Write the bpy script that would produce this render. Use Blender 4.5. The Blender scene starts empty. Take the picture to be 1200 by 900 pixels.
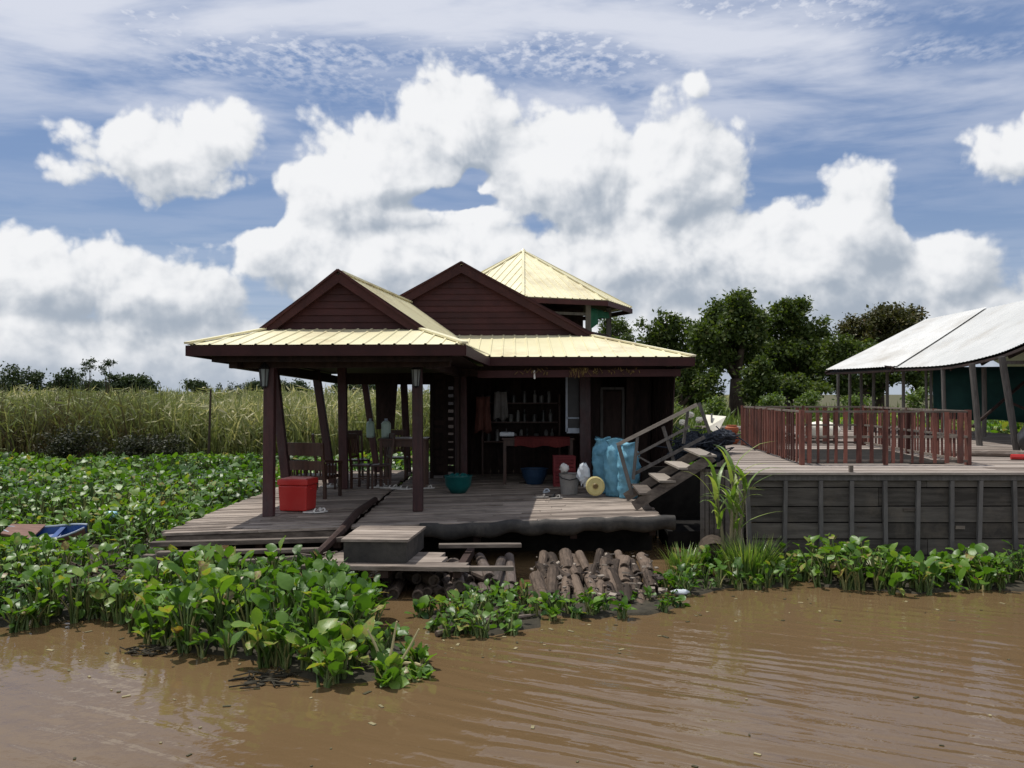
import bpy, math, random
import numpy as np
from mathutils import Vector, Matrix

random.seed(11)
RNG = np.random.default_rng(7)
SC = bpy.context.scene
COL = SC.collection
F = 1037.0; HZ = 462.0; EYE = 2.4          # focal length in photo pixels, horizon row, eye height


def P(px, py, d):
    return Vector(((px - 600.0) / F * d, d, EYE + (HZ - py) / F * d))


def U(a, b):
    return random.uniform(a, b)


# ------------------------------------------------------------------ materials
def nodes_of(name):
    m = bpy.data.materials.new(name); m.use_nodes = True
    nt = m.node_tree
    return m, nt, nt.nodes, nt.links, nt.nodes['Principled BSDF']


def mat(name, c1, c2, rough=0.7, scale=3.0, stretch=(1, 1, 1), bump=0.0, spec=0.3, detail=6.0, stain=None, stain_amt=0.0, metallic=0.0, rnd_w=0.6):
    """two-tone procedural surface: noise and a per-piece random value mix c1 and c2; optional blotchy stain"""
    m, nt, N, L, b = nodes_of(name)
    tc = N.new('ShaderNodeTexCoord'); mp = N.new('ShaderNodeMapping'); mp.inputs['Scale'].default_value = stretch
    L.new(tc.outputs['Object'], mp.inputs['Vector'])
    nz = N.new('ShaderNodeTexNoise'); nz.inputs['Scale'].default_value = scale; nz.inputs['Detail'].default_value = detail; nz.inputs['Roughness'].default_value = 0.65
    L.new(mp.outputs['Vector'], nz.inputs['Vector'])
    at = N.new('ShaderNodeAttribute'); at.attribute_name = 'rnd'
    ml = N.new('ShaderNodeMath'); ml.operation = 'MULTIPLY_ADD'
    L.new(at.outputs['Fac'], ml.inputs[0]); ml.inputs[1].default_value = rnd_w; ml.inputs[2].default_value = -rnd_w * 0.5
    ad = N.new('ShaderNodeMath'); ad.operation = 'ADD'; L.new(ml.outputs[0], ad.inputs[0])
    st = N.new('ShaderNodeMapRange'); st.inputs['From Min'].default_value = 0.3; st.inputs['From Max'].default_value = 0.7
    L.new(nz.outputs['Fac'], st.inputs['Value']); L.new(st.outputs['Result'], ad.inputs[1]); ad.use_clamp = True
    mx = N.new('ShaderNodeMix'); mx.data_type = 'RGBA'
    mx.inputs['A'].default_value = (*c1, 1); mx.inputs['B'].default_value = (*c2, 1)
    L.new(ad.outputs[0], mx.inputs['Factor'])
    out = mx.outputs['Result']
    if stain is not None:
        n2 = N.new('ShaderNodeTexNoise'); n2.inputs['Scale'].default_value = scale * 0.35 + 0.4; n2.inputs['Detail'].default_value = 8; n2.inputs['Roughness'].default_value = 0.7
        L.new(tc.outputs['Object'], n2.inputs['Vector'])
        mr = N.new('ShaderNodeMapRange'); mr.inputs['From Min'].default_value = 0.5; mr.inputs['From Max'].default_value = 0.72; mr.inputs['To Max'].default_value = stain_amt
        L.new(n2.outputs['Fac'], mr.inputs['Value'])
        m2 = N.new('ShaderNodeMix'); m2.data_type = 'RGBA'; L.new(out, m2.inputs['A']); m2.inputs['B'].default_value = (*stain, 1); L.new(mr.outputs['Result'], m2.inputs['Factor'])
        out = m2.outputs['Result']
    L.new(out, b.inputs['Base Color'])
    b.inputs['Roughness'].default_value = rough; b.inputs['Specular IOR Level'].default_value = spec; b.inputs['Metallic'].default_value = metallic
    if bump:
        bp = N.new('ShaderNodeBump'); bp.inputs['Strength'].default_value = bump; bp.inputs['Distance'].default_value = 0.02
        L.new(nz.outputs['Fac'], bp.inputs['Height']); L.new(bp.outputs['Normal'], b.inputs['Normal'])
    return m


def leafmat(name, stops, rough=0.35, spec=0.5, trans=0.3, trans_tint=(1.6, 1.7, 0.5)):
    """foliage: per-leaf random value picks a colour; part of the light passes through the blade"""
    m, nt, N, L, b = nodes_of(name)
    at = N.new('ShaderNodeAttribute'); at.attribute_name = 'rnd'
    cr = N.new('ShaderNodeValToRGB')
    el = cr.color_ramp.elements
    el[0].position = stops[0][0]; el[0].color = (*stops[0][1], 1)
    el[1].position = stops[-1][0]; el[1].color = (*stops[-1][1], 1)
    for p, c in stops[1:-1]:
        e = el.new(p); e.color = (*c, 1)
    tc = N.new('ShaderNodeTexCoord'); nz = N.new('ShaderNodeTexNoise'); nz.inputs['Scale'].default_value = 22; nz.inputs['Detail'].default_value = 3
    L.new(tc.outputs['Object'], nz.inputs['Vector'])
    ma = N.new('ShaderNodeMath'); ma.operation = 'MULTIPLY_ADD'; L.new(nz.outputs['Fac'], ma.inputs[0]); ma.inputs[1].default_value = 0.30; L.new(at.outputs['Fac'], ma.inputs[2])
    mo = N.new('ShaderNodeMath'); mo.operation = 'SUBTRACT'; L.new(ma.outputs[0], mo.inputs[0]); mo.inputs[1].default_value = 0.15; mo.use_clamp = True
    L.new(mo.outputs[0], cr.inputs['Fac'])
    bp = N.new('ShaderNodeBump'); bp.inputs['Strength'].default_value = 0.35; bp.inputs['Distance'].default_value = 0.01; L.new(nz.outputs['Fac'], bp.inputs['Height']); L.new(bp.outputs['Normal'], b.inputs['Normal'])
    L.new(cr.outputs['Color'], b.inputs['Base Color'])
    b.inputs['Roughness'].default_value = rough; b.inputs['Specular IOR Level'].default_value = spec
    tr = N.new('ShaderNodeBsdfTranslucent')
    tm = N.new('ShaderNodeMix'); tm.data_type = 'RGBA'; tm.blend_type = 'MULTIPLY'; tm.inputs['Factor'].default_value = 1
    L.new(cr.outputs['Color'], tm.inputs['A']); tm.inputs['B'].default_value = (*trans_tint, 1)
    L.new(tm.outputs['Result'], tr.inputs['Color'])
    ms = N.new('ShaderNodeMixShader'); ms.inputs['Fac'].default_value = trans
    L.new(b.outputs['BSDF'], ms.inputs[1]); L.new(tr.outputs['BSDF'], ms.inputs[2])
    L.new(ms.outputs['Shader'], N['Material Output'].inputs['Surface'])
    return m


M = {}
M['deck'] = mat('weathered_deck', (0.125, 0.10, 0.083), (0.36, 0.305, 0.26), 0.85, 2.2, (1, 9, 9), 0.5, 0.2, stain=(0.09, 0.075, 0.065), stain_amt=0.7, rnd_w=0.9)
M['deckx'] = mat('weathered_deck_far', (0.16, 0.13, 0.11), (0.36, 0.315, 0.28), 0.85, 2.2, (1, 9, 9), 0.5, 0.2, stain=(0.15, 0.125, 0.105), stain_amt=0.6, rnd_w=0.9)
M['oldwood'] = mat('old_grey_wood', (0.07, 0.058, 0.05), (0.22, 0.185, 0.155), 0.85, 2.5, (1, 6, 6), 0.5, 0.2, stain=(0.05, 0.04, 0.035), stain_amt=0.6)
M['hull'] = mat('tarred_hull_boards', (0.046, 0.041, 0.037), (0.120, 0.108, 0.097), 0.85, 3.0, (0.5, 3, 5), 0.4, 0.2, stain=(0.15, 0.125, 0.10), stain_amt=0.7, rnd_w=1.3)
M['hullrib'] = mat('hull_ribs', (0.085, 0.08, 0.078), (0.15, 0.14, 0.135), 0.8, 4, (4, 4, 1), 0.3)
M['redwood'] = mat('red_brown_paint', (0.029, 0.0095, 0.0095), (0.053, 0.017, 0.0165), 0.6, 3.0, (1, 1, 1), 0.2, 0.2, stain=(0.022, 0.012, 0.012), stain_amt=0.6)
M['post'] = mat('painted_post', (0.030, 0.012, 0.013), (0.070, 0.026, 0.026), 0.5, 3.0, (6, 6, 1), 0.3, 0.35, stain=(0.07, 0.065, 0.07), stain_amt=0.5)
M['dark'] = mat('dark_timber', (0.016, 0.010, 0.009), (0.050, 0.030, 0.025), 0.7, 3.0, (4, 4, 1), 0.3, 0.2)
M['furn'] = mat('dark_varnished_wood', (0.030, 0.014, 0.009), (0.085, 0.038, 0.025), 0.45, 4.0, (5, 5, 1), 0.2, 0.4)
M['cream'] = mat('cream_roof_paint', (0.65, 0.60, 0.38), (0.75, 0.70, 0.48), 0.42, 0.9, (1, 1, 1), 0.05, 0.4, stain=(0.40, 0.31, 0.18), stain_amt=0.8, rnd_w=0.8)
M['tin'] = mat('white_tin_roof', (0.46, 0.465, 0.45), (0.58, 0.58, 0.56), 0.45, 0.8, (1, 1, 1), 0.05, 0.4, stain=(0.33, 0.30, 0.25), stain_amt=0.7)
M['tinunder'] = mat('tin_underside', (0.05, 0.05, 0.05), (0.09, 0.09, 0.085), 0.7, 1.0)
M['greypost'] = mat('grey_raw_poles', (0.07, 0.065, 0.062), (0.15, 0.14, 0.13), 0.8, 3.0, (6, 6, 1), 0.4, 0.2)
M['fence'] = mat('red_fence_boards', (0.062, 0.024, 0.019), (0.200, 0.078, 0.058), 0.7, 3.0, (5, 5, 1), 0.3, 0.25, stain=(0.07, 0.05, 0.045), stain_amt=0.6, rnd_w=1.2)
M['tarp_green'] = mat('green_shade_cloth', (0.006, 0.035, 0.034), (0.012, 0.06, 0.055), 0.8, 2.0)
M['netgreen'] = mat('bright_green_netting', (0.008, 0.085, 0.045), (0.015, 0.14, 0.075), 0.75, 3.0)
M['black'] = mat('black_tarp', (0.010, 0.010, 0.011), (0.035, 0.035, 0.037), 0.42, 5.0, (1, 1, 1), 0.5, 0.5)
M['lip'] = mat('grey_black_tarp', (0.018, 0.018, 0.018), (0.05, 0.046, 0.042), 0.7, 5.0, (1, 1, 1), 0.6, 0.25, stain=(0.12, 0.105, 0.09), stain_amt=0.5)
M['matte_black'] = mat('matte_black_sheet', (0.010, 0.010, 0.010), (0.026, 0.024, 0.022), 0.95, 5.0, (1, 1, 1), 0.3, 0.05)
M['palewood'] = mat('pale_rail_wood', (0.19, 0.165, 0.14), (0.34, 0.30, 0.255), 0.8, 3.0, (1, 6, 6), 0.4, 0.2)
M['red'] = mat('red_plastic', (0.42, 0.018, 0.016), (0.50, 0.03, 0.025), 0.38, 3.0, (1, 1, 1), 0.05, 0.5, stain=(0.30, 0.05, 0.04), stain_amt=0.4)
M['redlid'] = mat('faded_red_lid', (0.50, 0.10, 0.09), (0.62, 0.26, 0.23), 0.5, 5.0, (1, 1, 1), 0.05, 0.4)
M['redcloth'] = mat('dull_red_cloth', (0.075, 0.010, 0.010), (0.12, 0.018, 0.016), 0.85, 4.0)
M['bluebag'] = mat('blue_woven_sack', (0.085, 0.26, 0.38), (0.18, 0.41, 0.53), 0.6, 7.0, (1, 1, 1), 0.6, 0.35, stain=(0.04, 0.16, 0.27), stain_amt=0.5)
M['teal'] = mat('teal_plastic', (0.004, 0.075, 0.075), (0.008, 0.11, 0.105), 0.4, 4.0)
M['white'] = mat('off_white', (0.50, 0.49, 0.47), (0.68, 0.66, 0.63), 0.6, 5.0, (1, 1, 1), 0.2)
M['pale'] = mat('pale_plastic', (0.38, 0.42, 0.46), (0.60, 0.64, 0.68), 0.45, 6.0, (1, 1, 1), 0.5)
M['bucket'] = mat('grey_plastic', (0.20, 0.19, 0.18), (0.32, 0.30, 0.28), 0.5, 5.0, stain=(0.12, 0.11, 0.10), stain_amt=0.5)
M['yellow'] = mat('pale_yellow_plastic', (0.42, 0.36, 0.15), (0.56, 0.49, 0.22), 0.5, 5.0)
M['ochre'] = mat('brown_hub', (0.12, 0.08, 0.03), (0.2, 0.13, 0.05), 0.5, 5.0)
M['jug'] = mat('pale_green_plastic', (0.30, 0.42, 0.36), (0.42, 0.54, 0.47), 0.3, 3.0)
M['blue'] = mat('blue_boat_paint', (0.010, 0.045, 0.17), (0.025, 0.085, 0.28), 0.5, 4.0, stain=(0.05, 0.05, 0.06), stain_amt=0.5)
M['rim'] = mat('pale_blue_rim', (0.28, 0.34, 0.42), (0.42, 0.46, 0.52), 0.6, 4.0)
M['boatwood'] = mat('brown_boat_planks', (0.11, 0.055, 0.042), (0.20, 0.11, 0.085), 0.75, 3.0, (1, 6, 6), 0.3)
M['log'] = mat('brown_bamboo', (0.032, 0.023, 0.017), (0.150, 0.110, 0.082), 0.8, 6.0, (5, 1, 5), 0.8, 0.2, stain=(0.03, 0.023, 0.018), stain_amt=0.85, rnd_w=1.3)
M['logdark'] = mat('wet_bamboo', (0.035, 0.026, 0.021), (0.125, 0.095, 0.078), 0.6, 3.0, (6, 1, 6), 0.5, 0.4, rnd_w=1.0)
M['bark'] = mat('bark', (0.035, 0.026, 0.02), (0.085, 0.066, 0.05), 0.9, 4.0, (4, 4, 1), 0.8, 0.15)
M['terracotta'] = mat('orange_clay', (0.28, 0.07, 0.03), (0.40, 0.12, 0.055), 0.7, 4.0)
M['foam'] = mat('white_foam', (0.66, 0.63, 0.52), (0.80, 0.77, 0.66), 0.7, 4.0, (1, 1, 1), 0.2, stain=(0.4, 0.37, 0.28), stain_amt=0.4)
M['netpile'] = mat('dark_net', (0.012, 0.016, 0.026), (0.035, 0.042, 0.055), 0.8, 12.0, (1, 1, 1), 1.0)
M['metal'] = mat('dark_lantern_metal', (0.012, 0.012, 0.014), (0.03, 0.03, 0.033), 0.4, 4.0)
M['frost'] = mat('frosted_glass', (0.20, 0.25, 0.25), (0.30, 0.34, 0.34), 0.15, 4.0, spec=0.6)
M['mud'] = mat('rooty_mat', (0.020, 0.018, 0.012), (0.055, 0.046, 0.03), 0.9, 6.0, (1, 1, 1), 1.0)
M['land'] = mat('field_soil', (0.05, 0.048, 0.022), (0.10, 0.095, 0.045), 0.95, 0.8, (1, 1, 1), 0.5)
M['crate'] = mat('dark_red_crate', (0.13, 0.012, 0.016), (0.19, 0.025, 0.028), 0.5, 4.0)
M['bottle'] = mat('dull_bottles', (0.03, 0.035, 0.035), (0.22, 0.22, 0.21), 0.3, 2.0, rnd_w=1.6)
M['stalk'] = mat('cane_stalk', (0.10, 0.10, 0.05), (0.24, 0.20, 0.12), 0.7, 4.0, (4, 4, 1))
M['straw'] = mat('dry_stalk', (0.36, 0.32, 0.17), (0.46, 0.40, 0.22), 0.7, 4.0)
M['vine'] = mat('dead_fringe', (0.09, 0.055, 0.022), (0.22, 0.15, 0.05), 0.9, 6.0)

M['hya'] = leafmat('hyacinth_leaf', [(0, (0.026, 0.070, 0.010)), (0.45, (0.068, 0.150, 0.018)), (0.8, (0.125, 0.225, 0.032)), (0.92, (0.19, 0.27, 0.055)), (0.97, (0.30, 0.26, 0.08)), (1, (0.17, 0.10, 0.04))], 0.42, 0.45, 0.35)
M['hyastem'] = leafmat('hyacinth_stem', [(0, (0.055, 0.10, 0.025)), (0.6, (0.12, 0.17, 0.05)), (1, (0.26, 0.24, 0.10))], 0.45, 0.4, 0.15)
M['reed'] = leafmat('tall_grass', [(0, (0.070, 0.052, 0.030)), (0.25, (0.110, 0.108, 0.048)), (0.5, (0.150, 0.185, 0.064)), (0.75, (0.225, 0.250, 0.105)), (0.92, (0.36, 0.35, 0.19)), (1, (0.56, 0.52, 0.34))], 0.6, 0.25, 0.32, (1.2, 1.2, 0.7))
M['tree'] = leafmat('tree_leaf', [(0, (0.030, 0.050, 0.012)), (0.5, (0.060, 0.092, 0.020)), (0.85, (0.105, 0.135, 0.034)), (1, (0.15, 0.15, 0.05))], 0.55, 0.3, 0.30)
M['treedry'] = leafmat('browning_leaf', [(0, (0.040, 0.040, 0.014)), (0.5, (0.065, 0.070, 0.020)), (0.85, (0.11, 0.095, 0.035)), (1, (0.13, 0.09, 0.05))], 0.5, 0.35, 0.18)
M['fartree'] = leafmat('far_leaf', [(0, (0.020, 0.036, 0.016)), (0.6, (0.036, 0.058, 0.022)), (1, (0.065, 0.088, 0.034))], 0.6, 0.3, 0.15)
M['shrub'] = leafmat('shrub_leaf', [(0, (0.05, 0.085, 0.02)), (0.5, (0.095, 0.145, 0.035)), (1, (0.18, 0.22, 0.07))], 0.5, 0.35, 0.3)
M['darkbush'] = leafmat('dark_bush_leaf', [(0, (0.016, 0.022, 0.012)), (0.6, (0.035, 0.040, 0.020)), (1, (0.075, 0.075, 0.04))], 0.6, 0.3, 0.15)
M['cane'] = leafmat('cane_leaf', [(0, (0.08, 0.15, 0.03)), (0.6, (0.16, 0.25, 0.06)), (1, (0.32, 0.36, 0.14))], 0.4, 0.5, 0.35)


# ------------------------------------------------------------------ mesh builder and tagging
class MB:
    def __init__(self):
        self.v = []; self.f = []; self.r = []

    def add(self, vs, fs, rnd=None):
        n = len(self.v); rnd = random.random() if rnd is None else rnd
        self.v += [tuple(x) for x in vs]; self.r += [rnd] * len(vs)
        self.f += [tuple(i + n for i in f) for f in fs]
        return self

    def box(self, c, s, rot=None, rnd=None):
        c = Vector(c); hx, hy, hz = s[0] / 2, s[1] / 2, s[2] / 2
        vs = [Vector((x * hx, y * hy, z * hz)) for x in (-1, 1) for y in (-1, 1) for z in (-1, 1)]
        if rot is not None:
            vs = [rot @ q for q in vs]
        return self.add([q + c for q in vs], [(0, 1, 3, 2), (4, 6, 7, 5), (0, 4, 5, 1), (2, 3, 7, 6), (0, 2, 6, 4), (1, 5, 7, 3)], rnd)

    def beam(self, p, q, w, h, up=(0, 0, 1), rnd=None, w2=None, h2=None):
        """bar from p to q, w across, h along 'up', optional taper"""
        p = Vector(p); q = Vector(q); d = (q - p).normalized(); up = Vector(up)
        if abs(d.dot(up)) > 0.97:
            up = Vector((0, 1, 0))
        s = d.cross(up).normalized(); u = s.cross(d).normalized()
        w2 = w if w2 is None else w2; h2 = h if h2 is None else h2
        vs = []
        for c, a, b in ((p, w, h), (q, w2, h2)):
            for i, j in ((-1, -1), (1, -1), (1, 1), (-1, 1)):
                vs.append(c + s * (i * a / 2) + u * (j * b / 2))
        return self.add(vs, [(0, 1, 2, 3), (7, 6, 5, 4), (0, 4, 5, 1), (1, 5, 6, 2), (2, 6, 7, 3), (3, 7, 4, 0)], rnd)

    def tube(self, pts, rad, n=8, caps=True, rnd=None):
        pts = [Vector(p) for p in pts]
        if not hasattr(rad, '__len__'):
            rad = [rad] * len(pts)
        vs = []; fs = []; prev = None
        for k, p in enumerate(pts):
            d = (pts[min(k + 1, len(pts) - 1)] - pts[max(k - 1, 0)]).normalized()
            a = prev if prev is not None else (Vector((0, 0, 1)) if abs(d.z) < 0.9 else Vector((1, 0, 0)))
            s = d.cross(a).normalized(); u = s.cross(d).normalized(); prev = u
            for i in range(n):
                t = 2 * math.pi * i / n
                vs.append(p + (s * math.cos(t) + u * math.sin(t)) * rad[k])
        for k in range(len(pts) - 1):
            for i in range(n):
                j = (i + 1) % n
                fs.append((k * n + i, k * n + j, (k + 1) * n + j, (k + 1) * n + i))
        if caps:
            fs.append(tuple(range(n))[::-1]); fs.append(tuple((len(pts) - 1) * n + i for i in range(n)))
        return self.add(vs, fs, rnd)

    def lathe(self, c, prof, n=16, rnd=None):
        """profile of (radius, z) turned about the vertical through c"""
        c = Vector(c); vs = []; fs = []
        for r, z in prof:
            for i in range(n):
                t = 2 * math.pi * i / n
                vs.append(c + Vector((r * math.cos(t), r * math.sin(t), z)))
        for k in range(len(prof) - 1):
            for i in range(n):
                j = (i + 1) % n
                fs.append((k * n + i, k * n + j, (k + 1) * n + j, (k + 1) * n + i))
        fs.append(tuple(range(n))[::-1]); fs.append(tuple((len(prof) - 1) * n + i for i in range(n)))
        return self.add(vs, fs, rnd)

    def slab(self, poly, thick, rnd=None):
        """flat polygon given a thickness downward along its normal"""
        poly = [Vector(p) for p in poly]; n = len(poly)
        nn = Vector((0, 0, 0))
        for i in range(n):
            nn += poly[i].cross(poly[(i + 1) % n])
        nn.normalize()
        if nn.z < 0:
            poly.reverse(); nn = -nn
        vs = poly + [p - nn * thick for p in poly]
        fs = [tuple(range(n)), tuple(range(n, 2 * n))[::-1]] + [(i, i + n, (i + 1) % n + n, (i + 1) % n) for i in range(n)]
        return self.add(vs, fs, rnd)

    def ribbed(self, poly, spacing=0.2, h=0.03, slope=None, flat=None):
        """sheet of ribbed metal filling a planar convex polygon; ribs run up the slope"""
        poly = [Vector(p) for p in poly]; n = len(poly)
        nn = Vector((0, 0, 0)); o = poly[0]
        for i in range(n):
            nn += (poly[i] - o).cross(poly[(i + 1) % n] - o)
        nn.normalize()
        if nn.z < 0:
            nn = -nn
        r = Vector(slope) if slope is not None else Vector((nn.x, nn.y, 0))
        r = (r - nn * r.dot(nn)).normalized()
        s = r.cross(nn).normalized()
        S = [(p - o).dot(s) for p in poly]; T = [(p - o).dot(r) for p in poly]
        s0, s1 = min(S), max(S)
        ks = set()
        k = math.floor(s0 / spacing) * spacing
        prof = [(0.0, 0.0), (0.40, 0.0), (0.45, 1.0), (0.55, 1.0), (0.60, 0.0)]
        samples = []
        while k < s1 + spacing:
            for f_, hh in prof:
                q = k + f_ * spacing
                if s0 + 1e-4 < q < s1 - 1e-4:
                    samples.append((q, hh * h))
            k += spacing
        for q in S:
            samples.append((min(max(q, s0 + 1e-5), s1 - 1e-5), 0.0))
        samples.sort()
        rows = []
        for q, hh in samples:
            ts = []
            for i in range(n):
                a, b = S[i], S[(i + 1) % n]
                if (a - q) * (b - q) <= 0 and abs(a - b) > 1e-9:
                    u = (q - a) / (b - a); ts.append(T[i] + u * (T[(i + 1) % n] - T[i]))
            if len(ts) >= 2:
                rows.append((q, hh, min(ts), max(ts)))
        vs = []; fs = []
        for q, hh, t0, t1 in rows:
            for t in (t0, t1):
                vs.append(o + s * q + r * t + nn * hh)
        for i in range(len(rows) - 1):
            fs.append((2 * i, 2 * i + 2, 2 * i + 3, 2 * i + 1))
        self.add(vs, fs, random.random())
        lo = [p - nn * 0.02 for p in poly]
        self.add(lo, [tuple(range(n))], 0.5)
        return self

    def build(self, name, m, parent=None, smooth=False, bevel=0.0):
        off = Vector((0, 0, 0)); q = parent
        while q is not None:
            off += q.location; q = q.parent
        me = bpy.data.meshes.new(name)
        me.from_pydata([(x[0] - off.x, x[1] - off.y, x[2] - off.z) for x in self.v], [], self.f)
        me.update()
        a = me.attributes.new('rnd', 'FLOAT', 'POINT'); a.data.foreach_set('value', self.r)
        if smooth:
            me.polygons.foreach_set('use_smooth', [True] * len(me.polygons))
        me.materials.append(m if not isinstance(m, str) else M[m])
        o = bpy.data.objects.new(name, me); COL.objects.link(o)
        if parent is not None:
            o.parent = parent
        if bevel:
            b = o.modifiers.new('bevel', 'BEVEL'); b.width = bevel; b.segments = 2; b.limit_method = 'ANGLE'
        return o


def tag(o, label, cat=None, group=None, kind=None):
    o['label'] = label
    if cat: o['category'] = cat
    if group: o['group'] = group
    if kind: o['kind'] = kind
    return o


def thing(name, label, cat, loc=(0, 0, 0), group=None):
    o = bpy.data.objects.new(name, None); COL.objects.link(o); o.location = loc; o.empty_display_size = 0.2
    return tag(o, label, cat, group)


KIDS = {}
def copy_tree(o, loc=None, rz=None, label=None):
    def kids(p):
        return [c for c in list(COL.objects) if c.parent == p]
    def rec(src, par):
        c = src.copy(); COL.objects.link(c)
        if par is not None: c.parent = par
        for k in kids(src): rec(k, c)
        return c
    c = rec(o, None)
    if loc is not None: c.location = loc
    if rz is not None: c.rotation_euler = (0, 0, rz)
    if label: c['label'] = label
    return c


def np_mesh(name, V, Q, rnd, m, parent=None, smooth=True):
    """V (n,3), Q (k,4) all quads, rnd (n,)"""
    off = np.zeros(3); q = parent
    while q is not None:
        off += np.array(q.location); q = q.parent
    V = V - off
    me = bpy.data.meshes.new(name)
    me.vertices.add(len(V)); me.vertices.foreach_set('co', V.astype(np.float32).ravel())
    me.loops.add(Q.size); me.loops.foreach_set('vertex_index', Q.astype(np.int32).ravel())
    me.polygons.add(len(Q)); me.polygons.foreach_set('loop_start', np.arange(0, Q.size, 4, dtype=np.int32))
    me.polygons.foreach_set('loop_total', np.full(len(Q), 4, dtype=np.int32))
    me.update(calc_edges=True)
    a = me.attributes.new('rnd', 'FLOAT', 'POINT'); a.data.foreach_set('value', np.clip(rnd, 0, 1).astype(np.float32))
    if smooth:
        me.polygons.foreach_set('use_smooth', np.ones(len(Q), dtype=bool))
    me.materials.append(M[m])
    o = bpy.data.objects.new(name, me); COL.objects.link(o)
    if parent is not None: o.parent = parent
    return o


def unit(a):
    return a / np.maximum(np.linalg.norm(a, axis=1, keepdims=True), 1e-9)


def pip(poly, X, Y):
    poly = np.array(poly); ins = np.zeros(len(X), bool); j = len(poly) - 1
    for i in range(len(poly)):
        xi, yi = poly[i]; xj, yj = poly[j]
        c = ((yi > Y) != (yj > Y)) & (X < (xj - xi) * (Y - yi) / (yj - yi + 1e-12) + xi)
        ins ^= c; j = i
    return ins


def scatter(poly, dens):
    """random points in a plan polygon, dens per m2 (number or function of x, y with max)"""
    poly = np.array(poly, float); lo = poly.min(0); hi = poly.max(0)
    fn, mx = (dens if isinstance(dens, tuple) else (None, dens))
    n = int((hi - lo).prod() * mx)
    X = RNG.uniform(lo[0], hi[0], n); Y = RNG.uniform(lo[1], hi[1], n)
    k = pip(poly, X, Y)
    if fn is not None:
        k &= RNG.uniform(0, mx, n) < fn(X, Y)
    return X[k], Y[k]


def vnoise(X, Y, s, seed=0):
    """cheap smooth 2-D noise in 0..1"""
    r = np.random.default_rng(seed); out = np.zeros_like(X); tot = 0
    for k in range(7):
        a = r.uniform(0, 2 * np.pi); f = s * r.uniform(0.5, 2.2); p = r.uniform(0, 7)
        out += np.sin((X * np.cos(a) + Y * np.sin(a)) * f + p); tot += 1
    return np.clip(out / tot * 1.1 + 0.5, 0, 1)


def wpoly(pts, z=0.0):
    """plan polygon on the water plane from its photo outline"""
    out = []
    for px, py in pts:
        d = (EYE - z) * F / (py - HZ); out.append(((px - 600) / F * d, d))
    return out


# ------------------------------------------------------------------ camera, light, sky
cd = bpy.data.cameras.new('camera'); cam = bpy.data.objects.new('camera', cd); COL.objects.link(cam)
cam.location = (0, 0, EYE); cam.rotation_euler = (math.radians(90), 0, 0)
cd.sensor_width = 36.0; cd.lens = F / 1200 * 36.0; cd.shift_y = (HZ - 450.0) / 1200.0
cd.clip_start = 0.05; cd.clip_end = 6000
SC.camera = cam
SC.render.resolution_x = 1024; SC.render.resolution_y = 768

SUN = Vector((-0.78, 0.50, 2.36)).normalized()
sl = bpy.data.lights.new('sun', 'SUN'); so = bpy.data.objects.new('sun', sl); COL.objects.link(so)
sl.energy = 4.3; sl.angle = math.radians(0.53); sl.color = (1.0, 0.955, 0.88)
so.rotation_euler = (-SUN).to_track_quat('-Z', 'Y').to_euler(); so.location = (-20, 15, 60)

SC.view_settings.view_transform = 'Standard'; SC.view_settings.look = 'None'
SC.view_settings.exposure = 0.0; SC.view_settings.gamma = 1.0; SC.view_settings.use_curve_mapping = False
SC.cycles.max_bounces = 8; SC.cycles.transparent_max_bounces = 8
SC.cycles.use_denoising = True


def ae(px, py):
    u = (px - 600) / F; v = (HZ - py) / F
    a = math.atan2(u, 1.0); return a, math.atan(v * math.cos(a))


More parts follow.
